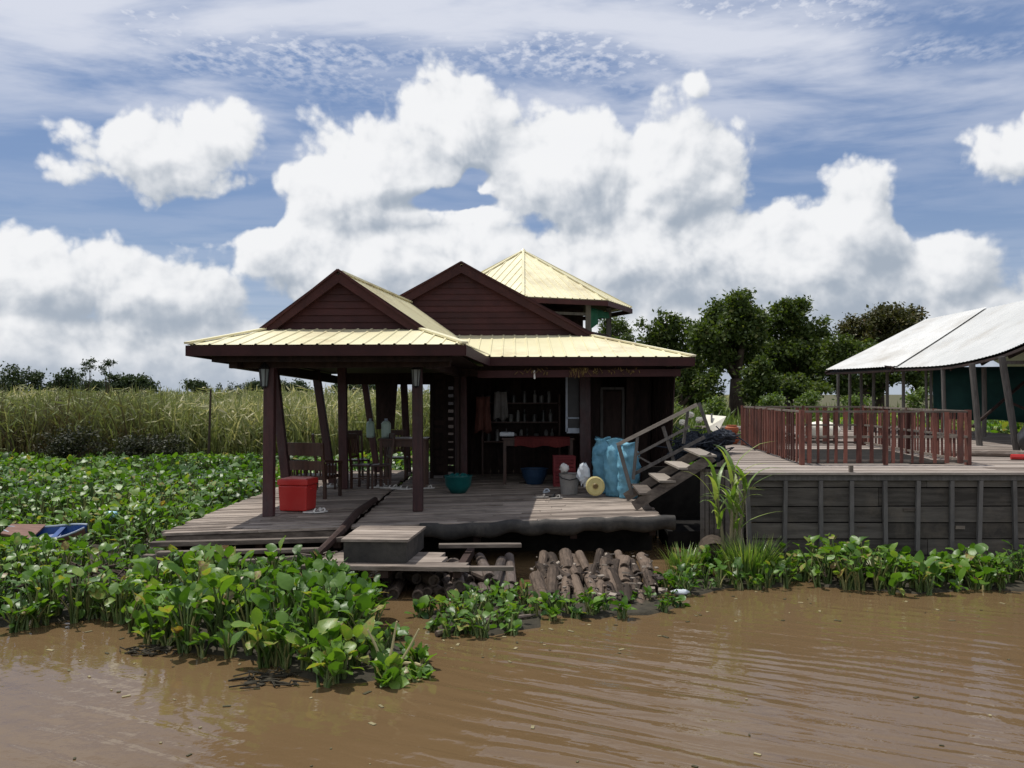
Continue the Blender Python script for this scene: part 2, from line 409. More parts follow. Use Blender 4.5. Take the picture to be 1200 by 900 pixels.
def build_world():
    w = bpy.data.worlds.new('World'); SC.world = w; w.use_nodes = True
    nt = w.node_tree; N = nt.nodes; L = nt.links
    bg = N['Background']; bg.inputs['Strength'].default_value = 0.1
    try:
        w.cycles.sampling_method = 'MANUAL'; w.cycles.sample_map_resolution = 512
    except Exception:
        pass

    # ---- node group: cumulus thickness at a direction (azimuth, elevation)
    g = bpy.data.node_groups.new('cumulus', 'ShaderNodeTree')
    g.interface.new_socket('P', in_out='INPUT', socket_type='NodeSocketVector')
    g.interface.new_socket('T', in_out='OUTPUT', socket_type='NodeSocketFloat')
    gn = g.nodes; gl = g.links
    gi = gn.new('NodeGroupInput'); go = gn.new('NodeGroupOutput')
    def gm(op, a, b=None, c=None, clamp=False):
        n = gn.new('ShaderNodeMath'); n.operation = op; n.use_clamp = clamp
        for i, x in enumerate((a, b, c)):
            if x is None: continue
            if isinstance(x, (int, float)): n.inputs[i].default_value = x
            else: gl.new(x, n.inputs[i])
        return n.outputs[0]
    nw = gn.new('ShaderNodeTexNoise'); nw.noise_dimensions = '2D'; nw.inputs['Scale'].default_value = 9; nw.inputs['Detail'].default_value = 3
    gl.new(gi.outputs['P'], nw.inputs['Vector'])
    vs = gn.new('ShaderNodeVectorMath'); vs.operation = 'MULTIPLY_ADD'
    gl.new(nw.outputs['Color'], vs.inputs[0]); vs.inputs[1].default_value = (0.045, 0.028, 0); vs.inputs[2].default_value = (-0.0225, -0.014, 0)
    va = gn.new('ShaderNodeVectorMath'); va.operation = 'ADD'; gl.new(gi.outputs['P'], va.inputs[0]); gl.new(vs.outputs[0], va.inputs[1])
    PW = va.outputs[0]
    blobs = [(195, 184, 112, 50), (120, 205, 60, 26), (250, 165, 70, 42), (430, 215, 115, 85), (530, 165, 100, 78), (470, 160, 45, 40), (665, 205, 95, 95), (790, 205, 75, 95), (845, 210, 45, 65),
             (300, 285, 95, 55), (500, 320, 260, 90), (760, 315, 240, 95), (1012, 268, 70, 88), (1100, 322, 110, 50), (950, 330, 160, 75),
             (70, 325, 125, 58), (200, 345, 130, 55), (5, 280, 28, 26), (1168, 188, 80, 34), (100, 420, 420, 70), (700, 415, 520, 90), (1200, 380, 220, 62),
             (810, 105, 24, 26)]
    # the sky outside the photo's frame carries the same kind of cloud
    rr = random.Random(5)
    extra = [(rr.uniform(0.75, 5.5), rr.uniform(0.05, 0.42), rr.uniform(0.10, 0.30), rr.uniform(0.05, 0.12)) for _ in range(10)]
    items = []
    for px, py, rx, ry in blobs:
        a, e = ae(px, py); items.append((a, e, rx / F, ry / F))
    for a, e, ra, re in extra:
        if a > math.pi: a -= 2 * math.pi
        items.append((a, e, ra, re))
    cur = None
    for a, e, ra, re in items:
        m = gn.new('ShaderNodeVectorMath'); m.operation = 'MULTIPLY_ADD'
        gl.new(PW, m.inputs[0]); m.inputs[1].default_value = (1 / ra, 1 / re, 0); m.inputs[2].default_value = (-a / ra, -e / re, 0)
        ln = gn.new('ShaderNodeVectorMath'); ln.operation = 'LENGTH'; gl.new(m.outputs[0], ln.inputs[0])
        # scaled so that the edge has the same steepness on small and large lumps
        d = gm('MULTIPLY', gm('SUBTRACT', 1.0, ln.outputs['Value']), min(ra, re) * 13.0 + 0.10)
        cur = d if cur is None else gm('SMOOTH_MAX', cur, d, 0.12)
    for px, py, rx, ry in [(512, 232, 60, 14), (560, 200, 20, 14), (545, 222, 16, 20), (235, 262, 40, 22), (1092, 222, 44, 40), (292, 246, 34, 24)]:
        a, e = ae(px, py)
        m = gn.new('ShaderNodeVectorMath'); m.operation = 'MULTIPLY_ADD'
        gl.new(PW, m.inputs[0]); m.inputs[1].default_value = (F / rx, F / ry, 0); m.inputs[2].default_value = (-a * F / rx, -e * F / ry, 0)
        ln = gn.new('ShaderNodeVectorMath'); ln.operation = 'LENGTH'; gl.new(m.outputs[0], ln.inputs[0])
        h = gm('SUBTRACT', 1.25, ln.outputs['Value'], clamp=True)
        cur = gm('SUBTRACT', cur, gm('MULTIPLY', h, 0.72))
    def noise(scale, detail, rough):
        n = gn.new('ShaderNodeTexNoise'); n.noise_dimensions = '2D'; n.inputs['Scale'].default_value = scale; n.inputs['Detail'].default_value = detail; n.inputs['Roughness'].default_value = rough
        gl.new(gi.outputs['P'], n.inputs['Vector']); return n.outputs['Fac']
    vo = gn.new('ShaderNodeTexVoronoi'); vo.voronoi_dimensions = '2D'; vo.feature = 'F1'; vo.inputs['Scale'].default_value = 16
    try:
        vo.inputs['Detail'].default_value = 3.0; vo.normalize = True; vo.inputs['Roughness'].default_value = 0.55
    except Exception:
        pass
    gl.new(PW, vo.inputs['Vector'])
    f1 = gm('MULTIPLY', gm('SUBTRACT', noise(9, 8, 0.58), 0.5), 0.95)
    f2 = gm('MULTIPLY', gm('SUBTRACT', 0.30, vo.outputs['Distance']), 1.15)
    t = gm('ADD', gm('ADD', cur, f1), f2)
    gl.new(t, go.inputs['T'])

    tc = N.new('ShaderNodeTexCoord'); sp = N.new('ShaderNodeSeparateXYZ'); L.new(tc.outputs['Generated'], sp.inputs[0])
    def mt(op, a, b=None, c=None, clamp=False):
        n = N.new('ShaderNodeMath'); n.operation = op; n.use_clamp = clamp
        for i, x in enumerate((a, b, c)):
            if x is None: continue
            if isinstance(x, (int, float)): n.inputs[i].default_value = x
            else: L.new(x, n.inputs[i])
        return n.outputs[0]
    def sstep(x, a, b, lo=0.0, hi=1.0):
        n = N.new('ShaderNodeMapRange'); n.interpolation_type = 'SMOOTHSTEP'
        L.new(x, n.inputs['Value'])
        n.inputs['From Min'].default_value = a; n.inputs['From Max'].default_value = b; n.inputs['To Min'].default_value = lo; n.inputs['To Max'].default_value = hi
        return n.outputs['Result']
    def mixc(f, a, b):
        n = N.new('ShaderNodeMix'); n.data_type = 'RGBA'
        for k, x in (('Factor', f), ('A', a), ('B', b)):
            if isinstance(x, tuple): n.inputs[k].default_value = (*x, 1)
            elif isinstance(x, (int, float)): n.inputs[k].default_value = x
            else: L.new(x, n.inputs[k])
        return n.outputs['Result']
    az = mt('ARCTAN2', sp.outputs['X'], sp.outputs['Y']); el = mt('ARCSINE', sp.outputs['Z'])
    cb = N.new('ShaderNodeCombineXYZ'); L.new(az, cb.inputs[0]); L.new(el, cb.inputs[1])
    def cum(off):
        v = N.new('ShaderNodeVectorMath'); v.operation = 'ADD'; L.new(cb.outputs[0], v.inputs[0]); v.inputs[1].default_value = (*off, 0)
        n = N.new('ShaderNodeGroup'); n.node_tree = g; L.new(v.outputs[0], n.inputs['P']); return n.outputs['T']
    T0 = cum((0, 0)); T1 = cum((-0.009, 0.013)); T2 = cum((-0.022, 0.042))
    # clear sky
    sk = N.new('ShaderNodeTexSky'); sk.sky_type = 'NISHITA'; sk.sun_disc = False
    sk.sun_elevation = math.asin(SUN.z); sk.sun_rotation = math.atan2(SUN.x, SUN.y)
    sk.air_density = 1.0; sk.dust_density = 0.6; sk.ozone_density = 2.0; sk.altitude = 10
    blue = mixc(0.62, sk.outputs['Color'], (1.75, 2.65, 4.9))
    # high thin cloud on a flat layer
    zc = mt('MAXIMUM', sp.outputs['Z'], 0.03)
    qx = mt('DIVIDE', sp.outputs['X'], zc); qy = mt('DIVIDE', sp.outputs['Y'], zc)
    cq = N.new('ShaderNodeCombineXYZ'); L.new(qx, cq.inputs[0]); L.new(qy, cq.inputs[1])
    def qnoise(scale, detail, rough, mapping=(1, 1, 1), rot=0.0, dist=0.0):
        mp = N.new('ShaderNodeMapping'); mp.inputs['Scale'].default_value = mapping; mp.inputs['Rotation'].default_value = (0, 0, rot)
        L.new(cq.outputs[0], mp.inputs['Vector'])
        n = N.new('ShaderNodeTexNoise'); n.noise_dimensions = '2D'; n.inputs['Scale'].default_value = scale; n.inputs['Detail'].default_value = detail; n.inputs['Roughness'].default_value = rough; n.inputs['Distortion'].default_value = dist
        L.new(mp.outputs[0], n.inputs['Vector']); return n.outputs['Fac']
    mack = qnoise(26, 3, 0.55, (1.0, 0.7, 1), 0.5, 0.0)
    cover = qnoise(1.1, 3, 0.5, (1, 1.3, 1), 0.4)
    streak = qnoise(1.3, 6, 0.55, (0.8, 1.3, 1), 0.7, 0.2)
    cov = sstep(cover, 0.30, 0.55)
    hi1 = mt('MULTIPLY', sstep(mack, 0.22, 0.80), mt('MULTIPLY', cov, sstep(el, 0.29, 0.38)))
    hi2 = mt('MULTIPLY', sstep(streak, 0.32, 0.66), sstep(el, 0.20, 0.37, 0.15, 1.0))
    hi = mt('MULTIPLY', mt('MAXIMUM', hi1, hi2), 0.92)
    c1 = mixc(hi, blue, (7.2, 7.5, 8.4))
    # haze towards the horizon
    c2 = mixc(sstep(el, 0.0, 0.22, 0.55, 0.0), c1, (5.0, 5.8, 7.0))
    # cumulus: white where it faces the sun, grey below
    alpha = sstep(T0, 0.02, 0.26)
    lit = mt('MULTIPLY_ADD', mt('SUBTRACT', T0, T1), 1.7, 0.50)
    lit = mt('ADD', lit, mt('MULTIPLY', mt('SUBTRACT', T0, T2), 0.36))
    bn = N.new('ShaderNodeTexNoise'); bn.noise_dimensions = '2D'; bn.inputs['Scale'].default_value = 7.5; bn.inputs['Detail'].default_value = 3; bn.inputs['Roughness'].default_value = 0.55
    bo = N.new('ShaderNodeVectorMath'); bo.operation = 'ADD'; L.new(cb.outputs[0], bo.inputs[0]); bo.inputs[1].default_value = (3.3, 1.7, 0); L.new(bo.outputs[0], bn.inputs['Vector'])
    # thick parts let less light through: greyer cores, brighter rims
    lit = mt('ADD', lit, mt('MULTIPLY', mt('SUBTRACT', bn.outputs['Fac'], 0.5), 1.3))
    lit = mt('SUBTRACT', lit, mt('MULTIPLY', mt('MINIMUM', mt('MAXIMUM', mt('SUBTRACT', T2, 0.25), 0.0), 1.0), 0.38))
    low = sstep(el, 0.02, 0.24, -0.26, 0.22)
    lit = sstep(mt('ADD', lit, low), -0.50, 1.30)
    ccol = mixc(lit, (3.8, 4.35, 5.1), (9.2, 9.25, 9.35))
    c3 = mixc(mt('MULTIPLY', alpha, 0.97), c2, ccol)
    # unseen bright cloud bank added behind the viewer to raise the fill light
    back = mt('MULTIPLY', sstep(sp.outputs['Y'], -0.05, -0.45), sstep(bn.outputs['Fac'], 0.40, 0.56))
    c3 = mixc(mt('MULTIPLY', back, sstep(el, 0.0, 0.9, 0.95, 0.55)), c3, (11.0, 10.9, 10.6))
    # the far rim of the cloud deck pales into the horizon air
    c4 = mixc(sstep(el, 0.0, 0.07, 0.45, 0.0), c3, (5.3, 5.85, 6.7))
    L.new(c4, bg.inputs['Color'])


build_world()


# ------------------------------------------------------------------ water and land
def build_water():
    m, nt, N, L, b = nodes_of('muddy_river')
    b.inputs['Base Color'].default_value = (0.135, 0.080, 0.042, 1)
    b.inputs['Roughness'].default_value = 0.07; b.inputs['IOR'].default_value = 1.33; b.inputs['Specular IOR Level'].default_value = 0.5
    tc = N.new('ShaderNodeTexCoord')
    n0 = N.new('ShaderNodeTexNoise'); n0.inputs['Scale'].default_value = 0.35; n0.inputs['Detail'].default_value = 4
    L.new(tc.outputs['Object'], n0.inputs['Vector'])
    mx = N.new('ShaderNodeMix'); mx.data_type = 'RGBA'; mx.inputs['A'].default_value = (0.104, 0.067, 0.033, 1); mx.inputs['B'].default_value = (0.140, 0.091, 0.046, 1)
    L.new(n0.outputs['Fac'], mx.inputs['Factor']); L.new(mx.outputs['Result'], b.inputs['Base Color'])
    # wind ripples: short crested waves, plus small chop
    mp = N.new('ShaderNodeMapping'); mp.inputs['Scale'].default_value = (0.34, 1.7, 1)
    m0 = N.new('ShaderNodeMapping'); m0.inputs['Rotation'].default_value = (0, 0, math.radians(27)); L.new(tc.outputs['Object'], m0.inputs['Vector']); L.new(m0.outputs[0], mp.inputs['Vector'])
    n1 = N.new('ShaderNodeTexNoise'); n1.inputs['Scale'].default_value = 2.3; n1.inputs['Detail'].default_value = 2.5; n1.inputs['Roughness'].default_value = 0.5; n1.inputs['Distortion'].default_value = 0.5
    L.new(mp.outputs[0], n1.inputs['Vector'])
    wv = N.new('ShaderNodeTexWave'); wv.bands_direction = 'Y'; wv.wave_profile = 'SIN'
    wv.inputs['Scale'].default_value = 0.72; wv.inputs['Distortion'].default_value = 10.0; wv.inputs['Detail'].default_value = 2; wv.inputs['Detail Scale'].default_value = 0.9
    L.new(mp.outputs[0], wv.inputs['Vector'])
    n2 = N.new('ShaderNodeTexNoise'); n2.inputs['Scale'].default_value = 5.5; n2.inputs['Detail'].default_value = 3
    L.new(tc.outputs['Object'], n2.inputs['Vector'])
    def mt(op, a, c):
        n = N.new('ShaderNodeMath'); n.operation = op
        for i, x in enumerate((a, c)):
            if isinstance(x, (int, float)): n.inputs[i].default_value = x
            else: L.new(x, n.inputs[i])
        return n.outputs[0]
    # calm lanes and ruffled lanes
    mk = N.new('ShaderNodeTexNoise'); mk.inputs['Scale'].default_value = 0.22; mk.inputs['Detail'].default_value = 1
    L.new(tc.outputs['Object'], mk.inputs['Vector'])
    mr = N.new('ShaderNodeMapRange'); mr.inputs['From Min'].default_value = 0.38; mr.inputs['From Max'].default_value = 0.58; mr.inputs['To Min'].default_value = 0.35; mr.inputs['To Max'].default_value = 1.0
    L.new(mk.outputs['Fac'], mr.inputs['Value'])
    sx = N.new('ShaderNodeSeparateXYZ'); L.new(tc.outputs['Object'], sx.inputs[0])
    def mrange(x, a, b_, lo, hi):
        n = N.new('ShaderNodeMapRange'); n.interpolation_type = 'SMOOTHSTEP'; L.new(x, n.inputs['Value'])
        for k, v in (('From Min', a), ('From Max', b_), ('To Min', lo), ('To Max', hi)): n.inputs[k].default_value = v
        return n.outputs['Result']
    shelter = mt('MULTIPLY', mrange(sx.outputs['Y'], 7.6, 10.2, 1.0, 0.22), mrange(sx.outputs['X'], -1.6, 0.6, 0.45, 1.0))
    h = mt('ADD', mt('MULTIPLY', shelter, mt('MULTIPLY', mt('ADD', mt('MULTIPLY', n1.outputs['Fac'], 0.8), mt('MULTIPLY', wv.outputs['Fac'], 0.15)), mr.outputs['Result'])), mt('MULTIPLY', n2.outputs['Fac'], 0.13))
    bp = N.new('ShaderNodeBump'); bp.inputs['Strength'].default_value = 1.0; bp.inputs['Distance'].default_value = 0.04
    L.new(h, bp.inputs['Height']); L.new(bp.outputs['Normal'], b.inputs['Normal'])
    mb = MB(); mb.add([(-2500, -600, 0), (2500, -600, 0), (2500, 60, 0), (-2500, 60, 0)], [(0, 1, 2, 3)], 0.5)
    tag(mb.build('water', m), 'brown muddy river water with wind ripples', kind='structure')
    # land: one sheet to the horizon with an uneven bank
    mb = MB(); n = 80; vs = []
    for i in range(n + 1):
        x = -80 + 160 * i / n
        if i == 0: x = -3500
        if i == n: x = 3500
        y = 28.3 + 0.8 * math.sin(x * 0.37) + 0.5 * math.sin(x * 0.91 + 1)
        vs += [(x, y, -0.1), (x, y + 0.8, 0.12), (x, 5000, 0.12)]
    fs = []
    for i in range(n):
        a = 3 * i
        fs += [(a, a + 3, a + 4, a + 1), (a + 1, a + 4, a + 5, a + 2)]
    mb.add(vs, fs, 0.5)
    tag(mb.build('ground', 'land'), 'flat field soil under the tall grass', kind='structure')


build_water()


# ------------------------------------------------------------------ floating house
DZ = 0.60
def front_y(x):
    return 11.45 + (x + 4.55) / 6.8 * 1.65


def deck_boards(x0, x1, y1, name, parent):
    mb = MB(); y = 0.0; k = 0
    while True:
        w = U(0.13, 0.17)
        ya, yb = front_y(x0) + y, front_y(x1) + y
        if min(ya, yb) > y1: break
        # boards are laid in two lengths, butted
        cut = U(0.3, 0.7)
        for a, c in ((0.0, cut - 0.001), (cut + 0.001, 1.0)):
            xa = x0 + (x1 - x0) * a; xb = x0 + (x1 - x0) * c
            ex = U(-0.05, 0.03)
            if a == 0.0: xa += ex
            else: xb += ex
            pa = front_y(xa) + y; pb = front_y(xb) + y
            dz = U(-0.006, 0.006)
            mb.slab([(xa, pa, DZ + dz), (xb, pb, DZ + dz + U(-.004, .004)), (xb, pb + w - 0.012, DZ + dz), (xa, pa + w - 0.012, DZ + dz)], 0.035)
        y += w; k += 1
    return mb.build(name, 'deck', parent)


house = thing('floating_house', 'open floating restaurant house with cream ribbed roofs, dark red gables and plank deck', 'house', (-1.0, 16, 0.0))
deck_boards(-4.55, -2.30, 20.4, 'deck', house)
deck_boards(-2.18, 2.25, 20.4, 'deck', house)
# frame of the deck: long bearers under the boards
for (xa, xb, dz, dy) in ((-4.5, -2.3, -0.10, 0.06), (-2.15, 2.2, -0.10, 0.06)):
    mb = MB(); mb.beam((xa, front_y(xa) + dy, DZ + dz), (xb, front_y(xb) + dy, DZ + dz), 0.08, 0.11)
    mb.build('edge_beam', 'oldwood', house)
mb = MB()
for y in (12.6, 14.2, 16, 18, 20):
    mb.beam((-4.4, y, DZ - 0.12), (-2.35, y, DZ - 0.12), 0.1, 0.14); mb.beam((-2.1, y + 0.6, DZ - 0.12), (2.2, y + 0.6, DZ - 0.12), 0.1, 0.14)
for x in (-4.4, -3.4, -2.4, -1.9, -0.5, 0.9, 2.1):
    mb.beam((x, front_y(x) + 0.15, DZ - 0.25), (x, 20, DZ - 0.25), 0.1, 0.12)
mb.build('joists', 'dark', house)
# dark float drums / pontoon mass under the deck
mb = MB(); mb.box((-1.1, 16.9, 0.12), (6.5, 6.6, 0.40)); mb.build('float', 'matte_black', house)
# rubbery tarp lip along the right front of the deck
mb = MB(); pts = []
n = 46
for i in range(n + 1):
    x = -1.28 + (2.42 + 1.28) * i / n
    y = front_y(x) - 0.05
    sag = 0.015 * math.sin(i * 0.9) + 0.012 * math.sin(i * 0.37 + 2) + U(-0.006, 0.006)
    pts.append((x, y, sag))
vs = []; fs = []
prof = [(0.10, 0.004), (0.02, -0.004), (-0.02, -0.03), (-0.035, -0.08), (-0.03, -0.14), (0.0, -0.19), (0.08, -0.21)]
for x, y, sg in pts:
    bul = 1 + 0.25 * math.sin(x * 7)
    for dy, dz in prof:
        vs.append((x, y + dy * bul, DZ + dz + sg * (1.6 if dz < -0.03 else 0.5)))
m_ = len(prof)
for i in range(n):
    for j in range(m_ - 1):
        fs.append((i * m_ + j, (i + 1) * m_ + j, (i + 1) * m_ + j + 1, i * m_ + j + 1))
mb.add(vs, fs, 0.5); mb.build('tarp_edge', 'lip', house, smooth=True)

# posts ------------------------------------------------------------
def post(name, p0, p1, w, m='post'):
    mb = MB(); mb.beam(p0, p1, w, w, (0, 1, 0)); return mb.build(name, m, house, bevel=0.012)

def base(px, py):
    d = (EYE - DZ) * F / (py - HZ); return Vector(((px - 600) / F * d, d, DZ)), d
for (bx, by, tx, ty, w) in ((315, 605, 316.5, 429, 0.155), (338, 588, 321, 430, 0.14), (390, 566, 370, 434, 0.15), (442, 553, 427, 444, 0.14),
                            (403, 573, 401, 430, 0.16), (490, 599, 489, 425, 0.155), (478, 553, 473, 444, 0.15), (541, 567, 540, 436, 0.24), (686, 569, 685, 434, 0.215)):
    b0, d = base(bx, by); t0 = P(tx, ty, d)
    post('post', b0, t0, w)
# eave beams of the open pavilion
def hb(name, a, b_, w, h, m='dark'):
    mb = MB(); mb.beam(a, b_, w, h); return mb.build(name, m, house)
hb('beam', (-4.02, 12.75, 2.86), (-3.95, 20.2, 2.72), 0.12, 0.16)
hb('beam', (-4.15, 13.05, 2.85), (-0.9, 12.95, 2.87), 0.12, 0.14)
hb('beam', (-3.95, 20.1, 2.80), (-0.8, 20.1, 2.80), 0.12, 0.36)
hb('beam', (-1.2, 12.9, 2.86), (-1.0, 20, 2.80), 0.12, 0.16)
hb('beam', (-1.0, 17.6, 2.85), (3.0, 17.3, 2.85), 0.14, 0.2)
hb('beam', (-0.62, 16.05, 2.76), (3.05, 16.05, 2.79), 0.10, 0.13, 'redwood')
# dark board ceilings under both roofs
mb = MB()
mb.slab([(-4.35, 12.5, 2.97), (-0.75, 12.42, 2.98), (-0.55, 20.3, 2.90), (-4.3, 20.3, 2.88)], 0.02)
mb.slab([(-0.55, 16.15, 2.98), (3.15, 16.12, 2.98), (3.2, 22, 2.92), (-0.55, 22, 2.92)], 0.02)
mb.build('ceiling', 'dark', house)

# roofs ------------------------------------------------------------
L_FL, L_FR = Vector((-4.53, 12.32, 3.09)), Vector((-0.65, 12.22, 3.09))
L_GL, L_GR, L_AP = Vector((-3.82, 13.92, 3.42)), Vector((-1.47, 13.85, 3.42)), Vector((-2.70, 13.88, 4.30))
L_BL, L_BR = Vector((-4.45, 20.6, 2.99)), Vector((-0.40, 16.0, 3.06))
L_RL, L_RR, L_RA = Vector((-3.3, 19.3, 3.42)), Vector((-0.80, 19.3, 3.42)), Vector((-2.02, 19.3, 4.30))
rf = MB()
rf.ribbed([L_FL, L_FR, L_GR, L_GL], 0.215, 0.016, slope=(0.05, 1, 0))
rf.ribbed([L_FL, L_GL, L_RL, L_BL], 0.215, 0.016, slope=(1, 0, 0))
rf.ribbed([L_GL, L_AP, L_RA, L_RL], 0.215, 0.016, slope=(1, 0, 0))
rf.ribbed([L_AP, L_GR, L_RR, L_RA], 0.215, 0.016, slope=(-1, 0, 0))
rf.ribbed([L_FR, L_BR, Vector((-1.20, 16.0, 3.42)), L_GR], 0.215, 0.016, slope=(-1, 0, 0))
rf.ribbed([L_BR, Vector((-0.1, 19.3, 3.06)), L_RR, Vector((-1.20, 16.0, 3.42))], 0.215, 0.016, slope=(-1, 0, 0))
rf.ribbed([L_BL, Vector((-0.1, 20.6, 2.99)), L_RR, L_RL], 0.215, 0.016, slope=(0, 1, 0))
front_roof = rf.build('roof', 'cream', house)
# hip flashings
def cap(a, b_, parent, w=0.10, m='cream'):
    mb = MB(); mb.beam(Vector(a) + Vector((0, 0, .025)), Vector(b_) + Vector((0, 0, .025)), w, 0.03); return mb.build('ridge_cap', m, parent)
cap(L_FL, L_GL, front_roof); cap(L_FR, L_GR, front_roof); cap(L_AP, L_RA, front_roof)

R_FL, R_FR = Vector((-0.52, 15.92, 3.075)), Vector((3.27, 15.88, 3.07))
R_GL, R_GR, R_AP = Vector((-3.67, 18.5, 3.62)), Vector((1.57, 18.45, 3.63)), Vector((-1.05, 18.48, 5.11))
R_BR = Vector((3.5, 22.6, 3.0)); R_RR, R_RA, R_RL = Vector((1.7, 21.4, 3.63)), Vector((-0.95, 21.4, 5.11)), Vector((-3.6, 21.4, 3.63))
rf = MB()
rf.ribbed([R_FL, R_FR, R_GR, Vector((-1.2, 18.48, 3.628))], 0.23, 0.016, slope=(0.0, 1, 0))
rf.ribbed([R_FR, R_BR, R_RR, R_GR], 0.23, 0.016, slope=(-1, 0, 0))
rf.ribbed([R_AP, R_GR, R_RR, R_RA], 0.23, 0.016, slope=(-1, 0, 0))
rf.ribbed([R_GL, R_AP, R_RA, R_RL], 0.23, 0.016, slope=(1, 0, 0))
main_roof = rf.build('roof', 'cream', house)
cap(R_FR, R_GR, main_roof); cap(R_AP, R_RA, main_roof)
# fascia boards
def fascia(pts, h, m='redwood', drop=0.0):
    mb = MB()
    for a, b_ in zip(pts[:-1], pts[1:]):
        a = Vector(a); b_ = Vector(b_)
        mb.beam(a - Vector((0, 0, h / 2 + 0.012 + drop)), b_ - Vector((0, 0, h / 2 + 0.012 + drop)), 0.035, h)
    return mb.build('fascia', m, house)
fascia([L_BL, L_FL, L_FR, L_BR], 0.145)
fascia([R_FL + Vector((0.02, 0, 0)), R_FR, R_BR], 0.15)
fascia([L_FL + Vector((0.28, .25, -.13)), L_FR + Vector((-.2, .25, -.13))], 0.09, 'dark')
fascia([L_FL + Vector((0.28, .25, -.13)), L_BL + Vector((0.28, -.25, -.10))], 0.09, 'dark')
# gables: horizontal lap boards, barge boards proud of them
def gable(gl, gr, ap, rise_lap, over, bw):
    root = MB(); n = int((ap.z - gl.z) / rise_lap)
    for i in range(n):
        t0, t1 = i / n, (i + 1) / n
        a0 = gl.lerp(ap, t0); b0 = gr.lerp(ap, t0); a1 = gl.lerp(ap, t1); b1 = gr.lerp(ap, t1)
        y0, y1 = -0.028, -0.006
        vs = [a0 + Vector((0, y0, 0)), b0 + Vector((0, y0, 0)), b1 + Vector((0, y1, 0)), a1 + Vector((0, y1, 0)),
              a0 + Vector((0, .03, 0)), b0 + Vector((0, .03, 0)), b1 + Vector((0, .03, 0)), a1 + Vector((0, .03, 0))]
        root.add(vs, [(0, 1, 2, 3), (7, 6, 5, 4), (0, 4, 5, 1), (3, 2, 6, 7)])
    g_ = root.build('gable', 'redwood', house)
    for a in (gl, gr):
        mb = MB(); ex = (a - ap).normalized() * 0.10
        mb.beam(ap + Vector((0, -over, -bw * 0.35)), a + ex + Vector((0, -over, -bw * 0.35 + 0.06)), 0.05, bw)
        mb.build('barge_board', 'redwood', g_)
        mb = MB(); mb.beam(ap + Vector((0, -over * 0.5, 0.035)), a + ex + Vector((0, -over * 0.5, 0.035)), over + 0.12, 0.03, (0, 0, 1)); mb.build('verge_strip', 'redwood', g_)
gable(L_GL, L_GR, L_AP, 0.10, 0.11, 0.17)
gable(R_GL, R_GR, R_AP, 0.12, 0.12, 0.21)

# walls of the closed right half --------------------------------------
def board_wall(p, q, z0, z1, gap, parent, name='wall', m='dark', lean=0.0, wmin=0.14, wmax=0.2, skip=()):
    p = Vector(p); q = Vector(q); L_ = (q - p).length; d = (q - p).normalized(); s = 0; mb = MB(); k = 0
    while s < L_:
        w = min(U(wmin, wmax), L_ - s)
        if k not in skip:
            a = p + d * (s + w / 2)
            mb.beam((a.x, a.y, z0), (a.x + lean, a.y, z1), w - gap, 0.025, (d.y, -d.x, 0))
        s += w; k += 1
    return mb.build(name, m, parent)
board_wall((-0.95, 20.0, 0), (2.9, 20.0, 0), DZ, 2.92, 0.002, house, 'back_wall')
board_wall((2.95, 16.6, 0), (2.75, 20.0, 0), DZ, 2.93, 0.03, house, 'side_wall', lean=0.12)
board_wall((1.55, 18.2, 0), (1.82, 18.2, 0), DZ, 2.93, 0.002, house, 'inner_wall')
board_wall((2.30, 18.2, 0), (2.82, 18.2, 0), DZ, 2.93, 0.004, house, 'inner_wall', lean=0.06)
board_wall((-1.05, 17.2, 0), (-0.95, 20.0, 0), DZ, 2.9, 0.004, house, 'inner_wall')
# slatted screen with daylight between its slats
mb = MB()
mb.beam((-1.72, 19.0, DZ), (-1.72, 19.0, 2.85), 0.08, 0.08); mb.beam((-1.02, 19.0, DZ), (-1.02, 19.0, 2.85), 0.08, 0.08); mb.beam((-1.42, 19.0, DZ), (-1.42, 19.0, 2.85), 0.10, 0.06)
z = 0.8
while z < 2.8:
    mb.beam((-1.70, 19.0, z), (-1.04, 19.0, z), 0.03, 0.10 + 0.03 * (z < 1.6)); z += 0.165
mb.box((-1.58, 19.03, 1.75), (.24, .02, 2.2)); mb.box((-1.14, 19.03, 1.75), (.24, .02, 2.2))
mb.build('slatted_screen', 'dark', house)
# doorway
mb = MB()
for x in (1.84, 2.28):
    mb.beam((x, 18.16, DZ), (x, 18.16, 2.50), 0.05, 0.06)
mb.beam((1.82, 18.155, 2.52), (2.30, 18.155, 2.52), 0.05, 0.05)
dfr = mb.build('door_frame', 'greypost', house)
mb = MB(); mb.box((2.06, 18.2, 1.53), (0.38, 0.03, 1.86)); mb.box((2.06, 18.18, 2.1), (0.28, 0.02, 0.5)); mb.box((2.06, 18.18, 1.1), (0.28, 0.02, 0.6)); mb.build('door', 'dark', house)
# dark hanging partition at the back of the open pavilion
mb = MB(); a = P(440, 447, 19.6); b_ = P(466, 447, 19.6)
mb.add([a, b_, P(462, 503, 19.6), P(441, 503, 19.6), a + Vector((0, .04, 0)), b_ + Vector((0, .04, 0)), P(462, 503, 19.64), P(441, 503, 19.64)], [(0, 1, 2, 3), (7, 6, 5, 4), (0, 4, 5, 1), (1, 5, 6, 2), (2, 6, 7, 3), (3, 7, 4, 0)])
mb.build('partition', 'dark', house)
